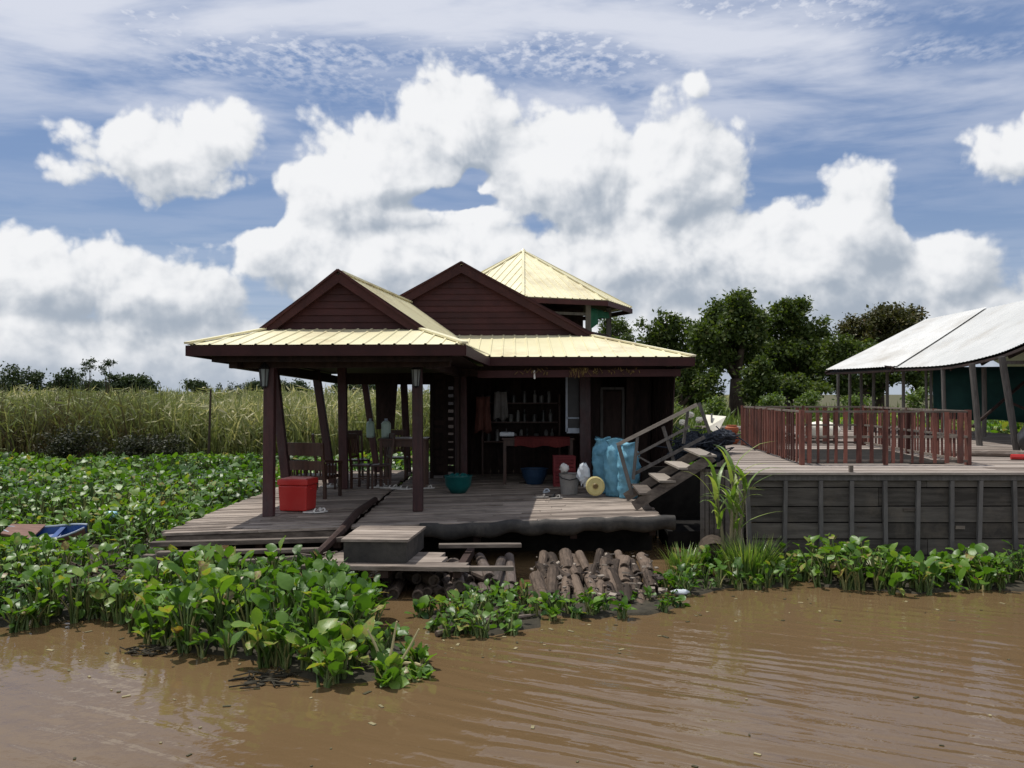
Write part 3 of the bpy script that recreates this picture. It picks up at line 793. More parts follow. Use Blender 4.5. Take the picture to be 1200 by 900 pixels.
# dead creeper hanging from the right eave beam
def fringe(x0, x1, n, ln):
    mb = MB()
    for _ in range(n):
        x = U(x0, x1); z = 2.84 + U(-.05, .05); l = U(0.03, ln)
        mb.beam((x, 15.98, z), (x + U(-.06, .06), 15.97 + U(-.03, .03), z - l), 0.012, 0.006)
    return mb.build('dead_creeper', 'vine', house)
fringe(0.1, 0.65, 22, 0.06); fringe(1.0, 1.4, 34, 0.13); fringe(1.45, 2.3, 34, 0.05)


# ------------------------------------------------------------------ lookout tower behind
def tower():
    D = 24.0; cx = (613 - 600) / F * D; c = Vector((cx, D, 0)); r = 2.95; ze = 4.73; za = 6.28
    t = thing('lookout_tower', 'octagonal upper room with tall cream pyramid roof rising behind the main gable', 'tower', (cx, D, 0.3))
    ang = [math.atan2(-c.y, -c.x) + k * math.pi / 4 for k in range(8)]
    vz = [c + Vector((math.cos(a) * r, math.sin(a) * r, ze)) for a in ang]; ap = c + Vector((0, 0, za))
    mb = MB()
    for k in range(8):
        a, b_ = vz[k], vz[(k + 1) % 8]; m0 = (a + b_) / 2
        mb.ribbed([a, b_, ap], 0.2, 0.02, slope=(ap - m0))
    ro = mb.build('roof', 'cream', t)
    for k in range(8):
        cap(vz[k], ap, ro, 0.07)
    mb = MB(); mb.lathe(ap + Vector((0, 0, -0.05)), [(0.12, 0), (0.07, 0.07), (0.02, 0.12)], 8); mb.build('finial', 'cream', ro)
    mb = MB()
    for k in range(8):
        a, b_ = vz[k], vz[(k + 1) % 8]
        mb.beam(a - Vector((0, 0, .085)), b_ - Vector((0, 0, .085)), 0.03, 0.12)
    mb.build('fascia', 'redwood', t)
    rb = 2.32
    bp = [c + Vector((math.cos(a) * rb, math.sin(a) * rb, 0)) for a in ang]
    mb = MB(); mb.slab([p + Vector((0, 0, ze + 0.05)) for p in [c + (q - c) * 1.18 for q in bp]], 0.03); mb.build('ceiling', 'dark', t)
    for p in bp:
        mb = MB(); mb.beam(p + Vector((0, 0, 0.0)), p + Vector((0, 0, ze)), 0.13, 0.13); mb.build('post', 'greypost', t)
    for k in range(8):
        a, b_ = bp[k], bp[(k + 1) % 8]
        if k in (7, 0):
            mb = MB(); mb.beam(a + Vector((0, 0, 4.42)), b_ + Vector((0, 0, 4.42)), 0.05, 0.07); mb.build('rail', 'greypost', t)
        mb = MB(); mb.beam(a + Vector((0, 0, 2.0)), b_ + Vector((0, 0, 2.0)), 0.04, 4.0); mb.build('wall', 'dark', t)
    mb = MB(); mb.slab([p + Vector((0, 0, 3.3)) for p in bp], 0.06); mb.build('floor', 'dark', t)
    # dark inner panel, added and enlarged to block bright sky behind the room
    mb = MB(); mb.box((cx - 0.15, D + 0.3, 4.0), (3.6, 0.05, 1.6)); mb.build('inner_wall', 'dark', t)
    # green netting looped between two posts on the right
    for (ka, kb, s0, s1, drop) in ((0, 1, 0.86, 0.99, 0.8), (1, 2, 0.04, 0.97, 0.7)):
        pass
    nt_v = []; nt_f = []; n = 14
    kk = [i for i in range(8)]
    # the two posts whose photo column is furthest right and nearest
    order = sorted(range(8), key=lambda i: -bp[i].x / bp[i].y)
    a, b_ = sorted((bp[order[0]], bp[order[1]]), key=lambda p: p.x / p.y)
    for i in range(n + 1):
        u = i / n; p = a.lerp(b_, u); w = 0.04 * math.sin(u * 22)
        nrm = Vector((p.x - c.x, p.y - c.y, 0)).normalized()
        zb = ze - 0.22 - 0.55 * (1 - u) ** 1.5 - 0.05 * math.sin(u * 9)
        for j in range(5):
            zz = ze - 0.12 + (zb - (ze - 0.12)) * j / 4
            q = p + nrm * (w * (0.5 + j / 4)); nt_v.append((q.x, q.y, zz))
    for i in range(n):
        for j in range(4):
            nt_f.append((i * 5 + j, (i + 1) * 5 + j, (i + 1) * 5 + j + 1, i * 5 + j + 1))
    mb = MB(); mb.add(nt_v, nt_f, 0.5); o = mb.build('green_netting', 'netgreen', t, smooth=True)
    s = o.modifiers.new('thick', 'SOLIDIFY'); s.thickness = 0.01
tower()


# ------------------------------------------------------------------ furniture and small things on the deck
def make_chair(label, m='furn', loc=(0, 0, 0), hb_=1.02, rz=0.0):
    t = thing('slat_back_chair', label, 'chair', (0, 0, 0), 'dark wooden chairs in the open pavilion')
    mb = MB(); mb.box((0, 0, 0.44), (0.42, 0.40, 0.035)); mb.build('seat', m, t, bevel=0.008)
    mb = MB()
    for x in (-0.18, 0.18):
        mb.beam((x, 0.18, 0.45), (x, 0.25, hb_), 0.04, 0.035)
    mb.beam((-0.2, 0.25, hb_ - 0.03), (0.2, 0.25, hb_ - 0.03), 0.03, 0.11); mb.beam((-0.18, 0.20, 0.6), (0.18, 0.20, 0.6), 0.025, 0.05)
    for k in range(4):
        x = -0.11 + k * 0.073; mb.beam((x, 0.20, 0.6), (x, 0.245, hb_ - 0.08), 0.035, 0.015)
    mb.build('backrest', m, t)
    for x in (-0.18, 0.18):
        for y in (-0.17, 0.17):
            mb = MB(); mb.beam((x, y, 0), (x, y, 0.43), 0.04, 0.04); mb.build('leg', m, t)
    for x in (-.18, .18):
        mb = MB(); mb.beam((x, -.17, .2), (x, .17, .2), .025, .025); mb.build('stretcher', m, t)
    t.location = loc; t.rotation_euler = (0, 0, rz)
    return t
ch = make_chair('tall dark slat-back chair left of the thick centre post, behind the armchair', loc=(-3.55, 16.9, DZ), rz=math.radians(100))
for (x, y, rz, lab) in ((-2.85, 17.0, 75, 'dark slat-back chair just right of the thick centre post'),
                        (-2.55, 17.0, -70, 'dark slat-back chair drawn up to the left end of the dark table'),
                        (-2.45, 19.0, 180, 'dark chair behind the table below the pale green jugs'),
                        (-3.2, 18.3, 30, 'dark chair far back between the centre post and the leaning side post')):
    copy_tree(ch, (x, y, DZ), math.radians(rz), lab)
# slatted armchair
t = thing('armchair', 'heavy dark wooden armchair with slatted sides, behind the red cooler', 'chair', (0, 0, 0))
mb = MB(); mb.box((0, 0, 0.36), (0.62, 0.62, 0.06)); mb.build('seat', 'furn', t)
mb = MB(); mb.beam((-0.33, 0.30, 0.30), (-0.33, 0.38, 0.95), 0.05, 0.05); mb.beam((0.33, 0.30, 0.30), (0.33, 0.38, 0.95), 0.05, 0.05)
mb.beam((-0.35, 0.375, 0.86), (0.35, 0.375, 0.86), 0.04, 0.22); mb.beam((-0.33, 0.35, 0.58), (0.33, 0.35, 0.58), 0.03, 0.16)
mb.beam((-0.33, 0.32, 0.38), (0.33, 0.32, 0.38), 0.03, 0.05)
for k in range(7):
    x = -0.27 + k * 0.09; mb.beam((x, 0.32, 0.38), (x, 0.34, 0.52), 0.025, 0.02)
mb.build('backrest', 'furn', t)
for s in (-1, 1):
    mb = MB(); mb.beam((s * 0.34, -0.32, 0.60), (s * 0.34, 0.36, 0.66), 0.07, 0.04)
    for k in range(5):
        y = -0.24 + k * 0.12; mb.beam((s * 0.34, y, 0.34), (s * 0.34, y, 0.61), 0.02, 0.03)
    mb.build('armrest', 'furn', t)
    for y in (-0.3, 0.28):
        mb = MB(); mb.beam((s * 0.33, y, 0), (s * 0.33, y, 0.60), 0.05, 0.05); mb.build('leg', 'furn', t)
t.location = (-3.45, 15.5, DZ); t.rotation_euler = (0, 0, math.radians(165))

def make_table(name, label, loc, sx, sy, h, m='furn', cloth=None):
    t = thing(name, label, 'table', loc); x, y, z = loc
    mb = MB(); mb.box((x, y, z + h - 0.02), (sx, sy, 0.04)); mb.build('table_top', m, t, bevel=0.006)
    mb = MB(); mb.box((x, y - sy / 2 + 0.06, z + h - 0.1), (sx - 0.12, 0.025, 0.12)); mb.box((x, y + sy / 2 - 0.06, z + h - 0.1), (sx - 0.12, 0.025, 0.12)); mb.build('apron', m, t)
    for a in (-1, 1):
        for b_ in (-1, 1):
            mb = MB(); mb.beam((x + a * (sx / 2 - .06), y + b_ * (sy / 2 - .06), z), (x + a * (sx / 2 - .06), y + b_ * (sy / 2 - .06), z + h - .04), .06, .06); mb.build('leg', m, t)
    return t
make_table('dining_table', 'dark wooden table in the open pavilion under the hanging partition', (-2.1, 17.3, DZ), 0.95, 0.7, 0.95)
make_table('serving_table', 'long dark table with red cloth in the shaded closed half', (0.52, 17.9, DZ), 1.45, 0.6, 0.93)
# cloth on the serving table
mb = MB(); vs = []; n = 24
for i in range(n + 1):
    x = 0.05 + 1.10 * i / n
    for y, z in ((18.12, 1.545), (17.62, 1.545), (17.585, 1.51), (17.575 + 0.012 * math.sin(i * 1.3), 1.36 + 0.02 * math.sin(i * 0.6))):
        vs.append((x, y, z))
mb.add(vs, [(i * 4 + j, (i + 1) * 4 + j, (i + 1) * 4 + j + 1, i * 4 + j + 1) for i in range(n) for j in range(3)], 0.5)
o = mb.build('tablecloth', 'redcloth'); s = o.modifiers.new('thick', 'SOLIDIFY'); s.thickness = 0.006
tag(o, 'dull red cloth over the front of the serving table', 'tablecloth')
mb = MB(); mb.box((-0.10, 17.8, 1.60), (0.30, 0.3, 0.09)); o = mb.build('folded_towel', 'pale', bevel=0.03); tag(o, 'folded pale cloth at the left end of the serving table', 'towel')
# red crates under the table
for i, (x, z, lab) in enumerate(((1.02, DZ, 'dark red plastic crate on the deck under the serving table, lower one'), (1.02, DZ + 0.30, 'dark red plastic crate stacked on another under the serving table'))):
    t = thing('crate', lab, 'crate', (x, 17.35, z), 'red crates beside the post')
    mb = MB(); mb.box((x, 17.35, z + 0.02), (0.42, 0.32, 0.03))
    for s in (-1, 1):
        for k in range(4):
            zz = z + 0.05 + k * 0.068
            mb.box((x, 17.35 + s * 0.155, zz), (0.42, 0.014, 0.05)); mb.box((x + s * 0.205, 17.35, zz), (0.014, 0.30, 0.05))
        for s2 in (-1, 1):
            mb.box((x + s * 0.195, 17.35 + s2 * 0.145, z + 0.145), (0.04, 0.04, 0.285))
    mb.build('crate_body', 'crate', t)
    for s in (-1, 1):
        mb = MB(); mb.box((x, 17.35 + s * 0.165, z + 0.285), (0.44, 0.018, 0.022)); mb.build('crate_rim', 'crate', t)
# basin and hanging clothes in the shade
b0 = Vector((0.45, 17.75, DZ)); mb = MB(); mb.lathe(b0 + Vector((0, 0, .004)), [(.16, 0), (.24, .16), (.27, .30), (.285, .31), (.26, .29), (.2, .1)], 20)
tag(mb.build('basin', mat('dark_blue_plastic', (.01, .03, .07), (.02, .05, .10), .5, 4)), 'dark blue basin on the deck below the serving table', 'basin')
def cloth(x, y, z, w, h, m, lab, seed):
    vs = []; fs = []; n = 12; r_ = 8
    for i in range(n + 1):
        for j in range(r_ + 1):
            u, v = i / n, j / r_
            vs.append((x + (u - .5) * w * (1 - .12 * math.sin(v * 3 + seed)), y + .03 * math.sin(u * 14 + seed) * (.3 + v), z - h * v - (.04 * math.sin(u * 9 + seed) if j == r_ else 0)))
    for i in range(n):
        for j in range(r_): fs.append((i * (r_ + 1) + j, (i + 1) * (r_ + 1) + j, (i + 1) * (r_ + 1) + j + 1, i * (r_ + 1) + j + 1))
    mb = MB(); mb.add(vs, fs, .5); o = mb.build('hanging_cloth', m, smooth=True); q = o.modifiers.new('thick', 'SOLIDIFY'); q.thickness = .008
    return tag(o, lab, 'cloth')
cloth(-0.62, 18.9, 2.35, .34, .75, 'fence', 'dull red cloth hanging in the dark beside the wide inner post', 1)
cloth(-0.25, 19.3, 2.45, .30, .60, 'bucket', 'grey cloth hanging in front of the bottle shelves', 2)
mb = MB(); mb.beam(P(626, 434, 16.0), P(626.5, 444, 16.0), .03, .012, (0, 1, 0)); tag(mb.build('paper_tag', 'white'), 'small pale strip hanging from the right eave beam', 'strip')
# shelf rack with bottles and jars on the back wall
t = thing('shelf_rack', 'dark shelf rack of bottles against the back wall', 'shelf', (0.1, 19.6, DZ))
for z in (1.35, 1.78, 2.2):
    mb = MB(); mb.box((0.2, 19.7, z), (1.7, 0.32, 0.03)); mb.build('shelf', 'furn', t)
for x in (-0.65, 1.05):
    mb = MB(); mb.box((x, 19.7, 1.5), (0.04, 0.32, 1.8)); mb.build('side_panel', 'furn', t)
proto = None
k = 0
for z in (1.365, 1.795, 2.215):
    x = -0.52
    while x < 0.95:
        k += 1
        kind = k % 3
        mb = MB()
        if kind == 0: mb.lathe((0, 0, 0), [(0.04, 0), (0.042, 0.16), (0.015, 0.21), (0.014, 0.27)], 10)
        elif kind == 1: mb.lathe((0, 0, 0), [(0.05, 0), (0.055, 0.12), (0.05, 0.14), (0.05, 0.16)], 10)
        else: mb.lathe((0, 0, 0), [(0.045, 0), (0.045, 0.2), (0.03, 0.23), (0.03, 0.25)], 10)
        o = mb.build(('bottle', 'jar', 'bottle')[kind], 'bottle', smooth=False); o.location = (x, 19.63 + U(-.04, .06), z)
        tag(o, ('dull bottle standing on the dark shelf rack', 'squat jar standing on the dark shelf rack', 'dull bottle standing on the dark shelf rack')[kind], ('bottle', 'jar', 'bottle')[kind], ('bottles on the shelf rack', 'jars on the shelf rack', 'bottles on the shelf rack')[kind])
        x += U(0.13, 0.24)
# tall pale-framed glass panel by the post
t = thing('glass_panel', 'tall glass display panel in a pale frame left of the red-brown post', 'panel', (1.32, 17.6, 1.5))
a, b_ = P(664, 441, 17.5), P(683, 441, 17.5); zt, zb = 2.76, 1.66
mb = MB()
for x in (a.x, b_.x):
    mb.beam((x, 17.5, zb), (x, 17.5, zt), 0.04, 0.03)
mb.beam((a.x, 17.5, zt), (b_.x, 17.5, zt), 0.03, 0.04); mb.beam((a.x, 17.5, zb + 0.02), (b_.x, 17.5, zb + 0.02), 0.03, 0.10); mb.beam((a.x, 17.5, zb + 0.27), (b_.x, 17.5, zb + 0.27), 0.03, 0.03)
mb.build('frame', 'rim', t)
mb = MB(); mb.box(((a.x + b_.x) / 2, 17.51, (zt + zb) / 2), (b_.x - a.x - 0.02, 0.012, zt - zb - 0.02)); mb.build('pane', M['metal'], t)
# jugs on the dining table
for px, w, lab in ((434, 0.16, 'pale green plastic jug at the left end of the dark table'), (452.5, 0.19, 'pale green plastic jug in the middle of the dark table')):
    x = (px - 600) / F * 17.4
    t = thing('water_jug', lab, 'jug', (x, 17.4, DZ + 0.95), 'pale jugs on the dark table')
    z0 = DZ + 0.952
    mb = MB(); mb.lathe((x, 17.4, z0), [(w / 2 * .9, 0), (w / 2, .02), (w / 2, .27), (w / 2 * .7, .31), (w / 2 * .3, .33)], 14); mb.build('body', 'jug', t)
    mb = MB(); mb.lathe((x, 17.4, z0 + .33), [(w * .17, 0), (w * .17, .04)], 10); mb.build('cap', 'rim', t)
# red cooler
t = thing('cooler_box', 'bright red cooler box with faded lid on the deck', 'cooler', (0, 0, 0))
mb = MB()
vs = []; W0, W1, D0, D1, H = 0.215, 0.235, 0.20, 0.215, 0.40
for (w, d, z) in ((W0, D0, 0.01), (W1, D1, H)):
    vs += [(-w, -d, z), (w, -d, z), (w, d, z), (-w, d, z)]
mb.add(vs, [(0, 3, 2, 1), (4, 5, 6, 7), (0, 1, 5, 4), (1, 2, 6, 5), (2, 3, 7, 6), (3, 0, 4, 7)]); mb.build('body', 'red', t, bevel=0.02)
mb = MB(); mb.box((0, 0, H + 0.05), (0.49, 0.45, 0.095)); lid = mb.build('lid', 'red', t, bevel=0.018)
mb = MB(); mb.box((0, 0, H + 0.101), (0.40, 0.36, 0.012)); mb.build('lid_top', 'redlid', lid, bevel=0.005)
for s in (-1, 1):
    mb = MB(); mb.box((s * 0.238, 0, H - 0.06), (0.03, 0.14, 0.03)); mb.build('handle', 'red', t, bevel=0.008)
cb, dd = base(345, 600.5)
t.location = (cb.x, cb.y + 0.22, DZ + 0.004); t.rotation_euler = (0, 0, math.radians(-9))
# lanterns on the front posts
def lantern(px, py, d, lab, yoff):
    p = P(px, py, d)
    t = thing('post_lantern', lab, 'lantern', p, 'lanterns on the front posts')
    mb = MB(); mb.lathe(p + Vector((0, 0, .13)), [(0.085, 0), (0.06, .04), (0.02, .09), (0.008, .12)], 6); mb.build('lantern_cap', 'metal', t)
    mb = MB(); mb.lathe(p + Vector((0, 0, -.12)), [(0.045, 0), (0.07, .25)], 6); mb.build('glass', 'frost', t)
    mb = MB()
    for k in range(6):
        a = k * math.pi / 3; mb.beam(p + Vector((math.cos(a) * .047, math.sin(a) * .047, -.12)), p + Vector((math.cos(a) * .073, math.sin(a) * .073, .13)), .012, .012)
    mb.lathe(p + Vector((0, 0, -.15)), [(0.02, 0), (0.05, .03)], 6)
    mb.beam(p + Vector((0, 0, .2)), p + Vector((yoff, .1, .2)), .02, .02)
    mb.build('lantern_frame', 'metal', t)
lantern(309.5, 443, 12.95, 'small dark six-sided lantern on the left front post', 0.08)
lantern(487.5, 443, 13.55, 'small dark six-sided lantern on the middle front post', 0.03)
# sandals
def sandal(px, py, rz, lab, grp, sc=1.0, m='white'):
    b0, d = base(px, py)
    t = thing('sandal', lab, 'sandal', (0, 0, 0), grp)
    mb = MB(); out = []
    for k in range(14):
        a = 2 * math.pi * k / 14; w = 0.045 + 0.008 * math.cos(a)
        out.append((math.cos(a) * 0.13 * sc, math.sin(a) * w * sc, 0.022))
    mb.slab(out, 0.02); mb.build('sole', m, t)
    mb = MB(); mb.tube([(0.03, -0.05 * sc, .012), (0.05, -.03 * sc, .05), (0.06, 0, .06), (0.05, .03 * sc, .05), (0.03, .05 * sc, .012)], 0.012, 5); mb.build('strap', m, t)
    t.location = (b0.x, b0.y, DZ + 0.006); t.rotation_euler = (0, 0, math.radians(rz))
g1 = 'pale sandals left along the shaded deck'
for (px, py, rz) in ((440, 572, 20), (447, 571, 50), (454, 572.5, 5), (461, 572, -30), (467, 573.5, 10), (474, 574, 0), (384, 571, 15), (391, 571.5, 30), (502, 573, 40)):
    sandal(px, py, rz, 'small pale sandal lying in the row on the shaded deck', g1, 1.15)
for (px, py, rz) in ((365, 601.5, 10), (371, 600.5, 30), (376, 601, 50)):
    sandal(px, py, rz, 'small white sandal on the deck just right of the red cooler', 'white sandals beside the cooler', 1.0)
for (px, py, rz, m) in ((634, 584, 10, 'bucket'), (640, 577.5, 70, 'pale'), (646, 583, -20, 'black'), (652, 585, 35, 'bucket')):
    sandal(px, py, rz, 'grey sandal in the small heap at the edge of the sunlit boards', 'sandals at the shade edge', 1.1, m)
# teal tub
b0, d = base(537, 578)
t = thing('plastic_tub', 'round teal plastic tub on the shaded deck', 'tub', b0)
mb = MB(); mb.lathe(b0 + Vector((0, 0, .005)), [(0.13, 0), (0.23, .14), (0.25, .30), (0.265, .32), (0.24, .31), (0.21, .14)], 20); mb.build('tub_body', 'teal', t, smooth=True)
mb = MB()
for k in range(7):
    a = k * 0.9; mb.lathe(b0 + Vector((math.cos(a) * .12, math.sin(a) * .12, .24)), [(0.03, 0), (0.07, .04), (0.06, .09), (0.02, .12)], 8)
mb.build('contents', 'teal', t)
# blue sacks
def sack(px, py, d, w, h, lab, lean=0.0, seed=1, knot=True):
    c = P(px, py, d); c.z = DZ + 0.005
    rr = random.Random(seed); n = 40; rows = 30; vs = []; fs = []
    for k in range(rows + 1):
        u = k / rows
        rad = w / 2 * (0.86 + 0.20 * math.sin(u * 3.0) if u < 0.80 else (1.0 - (u - 0.80) * 3.1))
        rad *= 1 + 0.035 * math.sin(k * 1.05 + seed) + .02 * math.sin(k * 2.7)
        if u > 0.93: rad = w / 2 * (0.62 + (u - 0.93) * 3.2)
        for i in range(n):
            a = 2 * math.pi * i / n
            q_ = k / 2; wob = 1 + 0.06 * math.sin(3 * a + q_ * 0.8 + seed) + 0.035 * math.sin(7 * a + q_ * 1.9) + (.02 + .09 * max(0, u - .6)) * math.sin(11 * a - q_ * .7 + seed * 2) + .02 * math.sin(q_ * 3.1 + 2 * a) * math.sin(5 * a + seed) + rr.uniform(-.018, .018)
            vs.append((c.x + lean * u + math.cos(a) * rad * wob, c.y + math.sin(a) * rad * wob * 0.8, c.z + h * u + (0.03 * math.sin(a * 2 + seed) if u > .7 else 0)))
    for k in range(rows):
        for i in range(n):
            j = (i + 1) % n; fs.append((k * n + i, k * n + j, (k + 1) * n + j, (k + 1) * n + i))
    fs.append(tuple(range(n))[::-1]); fs.append(tuple(rows * n + i for i in range(n)))
    mb = MB(); mb.add(vs, fs, rr.random())
    o = mb.build('woven_sack', 'bluebag', smooth=True)
    return tag(o, lab, 'sack', 'blue sacks beside the gangway')
sack(706, 575, 16.1, 0.34, 1.0, 'light blue full sack standing behind, next to the red-brown post', 0.0, 3)
sack(722, 580, 15.6, 0.40, 1.0, 'bright blue tall sack in the middle, by the yellow lid', 0.0, 5)
sack(736, 582, 15.35, 0.36, 0.95, 'crumpled blue sack nearest the gangway rail', 0.02, 9)
# bucket with a plastic bag
b0, d = base(667, 579)
t = thing('bucket', 'grey bucket stuffed with scraps by the red-brown post', 'bucket', b0)
mb = MB(); mb.lathe(b0 + Vector((0, 0, .005)), [(0.15, 0), (0.18, .36), (0.19, .37), (0.165, .36), (0.14, .1)], 18); mb.build('body', 'bucket', t, smooth=False)
mb = MB(); mb.tube([b0 + Vector((-.19, 0, .34)), b0 + Vector((-.14, -.14, .30)), b0 + Vector((0, -.2, .27)), b0 + Vector((.14, -.14, .30)), b0 + Vector((.19, 0, .34))], .008, 5); mb.build('handle', 'metal', t)
def crumple(c, r, seed, sq=(1, 1, 1)):
    rr = random.Random(seed); vs = []; fs = []; n = 14; m_ = 9
    for k in range(m_ + 1):
        th = math.pi * k / m_
        for i in range(n):
            a = 2 * math.pi * i / n; q = r * (0.74 + 0.40 * rr.random())
            vs.append((c[0] + q * math.sin(th) * math.cos(a) * sq[0], c[1] + q * math.sin(th) * math.sin(a) * sq[1], c[2] + q * math.cos(th) * sq[2]))
    for k in range(m_):
        for i in range(n):
            j = (i + 1) % n; fs.append((k * n + i, (k + 1) * n + i, (k + 1) * n + j, k * n + j))
    return vs, fs
p = P(684, 556, 15.5)
mb = MB(); mb.add(*crumple(p, 0.16, 4, (0.75, 0.6, 1.25)), 0.6); tag(mb.build('plastic_bag', 'pale', smooth=False), 'white crumpled plastic bag slumped against the grey bucket', 'bag')
p = P(661, 549, 15.9)
mb = MB(); mb.add(*crumple(p, 0.09, 8), 0.6); tag(mb.build('paper_scrap', 'white', smooth=True), 'crumpled white paper on top of the grey bucket', 'paper')
# pale yellow lid
c = P(697.5, 569.5, 15.25)
t = thing('pan_cover', 'round pale yellow lid standing on edge before the blue sacks', 'lid', (c.x, c.y, DZ))
mb = MB(); vs = []; fs = []; n = 28
prof = [(0.165, 0.0), (0.165, -.02), (0.14, -.035), (0.13, -.025), (0.06, -.025), (0.05, -.04), (0.0005, -.04)]
for r, y in prof:
    for i in range(n):
        a = 2 * math.pi * i / n; rr = r * (1 + (0.0 if r > .14 else 0.02 * math.cos(a * 12)))
        vs.append((c.x + math.cos(a) * rr, c.y + y + math.sin(a) * rr * 0.18, c.z + math.sin(a) * rr))
for k in range(len(prof) - 1):
    for i in range(n):
        j = (i + 1) % n; fs.append((k * n + i, k * n + j, (k + 1) * n + j, (k + 1) * n + i))
fs.append(tuple(range(n))); mb.add(vs, fs, 0.5); mb.build('disc', 'yellow', t, smooth=False)
mb = MB(); mb.tube([c + Vector((0, -.035, 0)), c + Vector((0, -.065, 0))], [0.05, 0.035], 14); mb.build('hub', 'ochre', t)

# block step, landing, loose timbers ---------------------------------
t = thing('block_step', 'big grey timber block used as a step up to the deck', 'step', (-1.65, 11.1, 0.38))
A, B_, C_, D_ = Vector((-2.05, 10.6, 0)), Vector((-1.24, 10.55, 0)), Vector((-1.13, 11.65, 0)), Vector((-2.0, 11.7, 0))
mb = MB(); n = 6
for i in range(n):
    u0, u1 = i / n + 0.004, (i + 1) / n - 0.004
    p = [A.lerp(D_, u0), B_.lerp(C_, u0), B_.lerp(C_, u1), A.lerp(D_, u1)]
    mb.slab([q + Vector((0, 0, 0.665 + U(-.003, .003))) for q in p], 0.03)
mb.build('top', 'deck', t)
mb = MB(); mb.slab([q + Vector((0, 0, 0.634)) for q in [A.lerp(C_, .03), B_.lerp(D_, .03), C_.lerp(A, .03), D_.lerp(B_, .03)]], 0.25); mb.build('sides', 'lip', t)
t = thing('landing', 'low plank landing under the block step at the waterline', 'landing', (-1.3, 10.8, 0.3))
mb = MB()
mb.slab([(-2.50, 10.42, .385), (-0.50, 10.30, .385), (-0.50, 10.42, .385), (-2.46, 10.54, .385)], .05)
mb.slab([(-2.42, 10.56, .38), (-0.55, 10.44, .38), (-0.52, 10.62, .38), (-2.40, 10.74, .38)], .04)
mb.slab([(-2.36, 10.76, .378), (-0.85, 10.64, .382), (-0.80, 11.0, .38), (-2.30, 11.1, .38)], .04)
mb.slab([(-2.28, 11.12, .378), (-0.9, 11.02, .375), (-0.85, 11.3, .38), (-2.20, 11.45, .38)], .04)
mb.build('planks', 'deck', t)
mb = MB()
for x in (-2.3, -1.5, -0.65):
    mb.beam((x, 10.38, .29), (x + .1, 11.9, .29), .09, .09)
mb.build('bearers', 'dark', t)
for x in (-2.3, -1.5, -0.7):
    for dx, y in ((0, 10.75), (.1, 11.8)):
        mb = MB(); mb.beam((x + dx, y, -0.3), (x + dx, y, .25), .1, .1); mb.build('stake', 'dark', t)
def plank(p, q, w, h, lab, m='oldwood', name='plank'):
    mb = MB(); mb.beam(p, q, w, h); return tag(mb.build(name, m, bevel=0.006), lab, 'plank', 'loose timber along the deck front')
plank((-0.55, 10.36, .36), (0.02, 10.40, .355), .08, .05, 'short pale plank carrying the landing out to the right')
plank((-0.95, 11.50, .43), (0.12, 11.62, .42), .12, .05, 'thin plank between the landing and the tarp edge')
plank((-4.60, 11.28, .49), (-2.15, 11.42, .53), .12, .06, 'long plank just below the left deck edge')
plank((-4.45, 11.12, .40), (-2.45, 11.26, .42), .12, .05, 'second long plank lower down under the left deck edge')
plank((-3.4, 10.95, .32), (-2.4, 11.05, .38), .10, .05, 'short split board poking out under the left planks')
plank((-4.7, 11.3, .33), (-3.2, 11.25, .30), .10, .05, 'half sunk plank lowest at the left corner of the deck')
mb = MB(); mb.tube([(-2.26, 14.6, .66), (-2.27, 13.0, .67), (-2.24, 11.6, .60), (-2.42, 10.95, .40)], [.05, .055, .06, .05], 8)
tag(mb.build('dark_pole', 'dark'), 'dark bent pole lying over the gap between the two deck halves', 'pole')
mb = MB()
for k in range(9):
    x = U(-2.75, -2.25); y = U(10.9, 11.4); mb.tube([(x, y, .36), (x + U(-.2, .3), y + U(-.25, .05), U(.3, .45)), (x + U(-.4, .5), y + U(-.4, 0), U(.25, .42))], [.016, .012, .006], 5)
tag(mb.build('driftwood', 'oldwood'), 'tangle of grey sticks caught left of the landing', 'driftwood')

# bamboo floats -------------------------------------------------------
def log_mesh(r, ln):
    mb = MB(); n = 12; vs = []; fs = []
    st = [(-ln / 2 + 0.04, r * 0.72), (-ln / 2, r * 0.74), (-ln / 2, r)]
    seg = max(2, int(ln / 0.3))
    for k in range(1, seg):
        y = -ln / 2 + ln * k / seg
        st += [(y - 0.012, r * U(.97, 1.02)), (y, r * 1.06), (y + 0.012, r * U(.97, 1.02))]
    st += [(ln / 2, r), (ln / 2, r * .74), (ln / 2 - .04, r * .72)]
    for y, q in st:
        for i in range(n):
            a = 2 * math.pi * i / n; vs.append((math.cos(a) * q * (1 + 0.04 * math.sin(3 * a)), y, math.sin(a) * q))
    for k in range(len(st) - 1):
        for i in range(n):
            j = (i + 1) % n; fs.append((k * n + i, (k + 1) * n + i, (k + 1) * n + j, k * n + j))
    fs.append(tuple(range(n))); fs.append(tuple((len(st) - 1) * n + i for i in range(n))[::-1])
    mb.add(vs, fs, random.random()); return mb
def place_log(x, y, z, r, ln, yaw, pitch, lab, grp, m='log'):
    o = log_mesh(r, ln).build('bamboo_log', m, smooth=False)
    o.location = (x, y, z); o.rotation_euler = (pitch, 0, yaw)
    return tag(o, lab, 'log', grp)
ga = 'brown bamboo logs heaped under the deck front'
la = 'brown bamboo log end in the sunlit heap below the tarp edge'
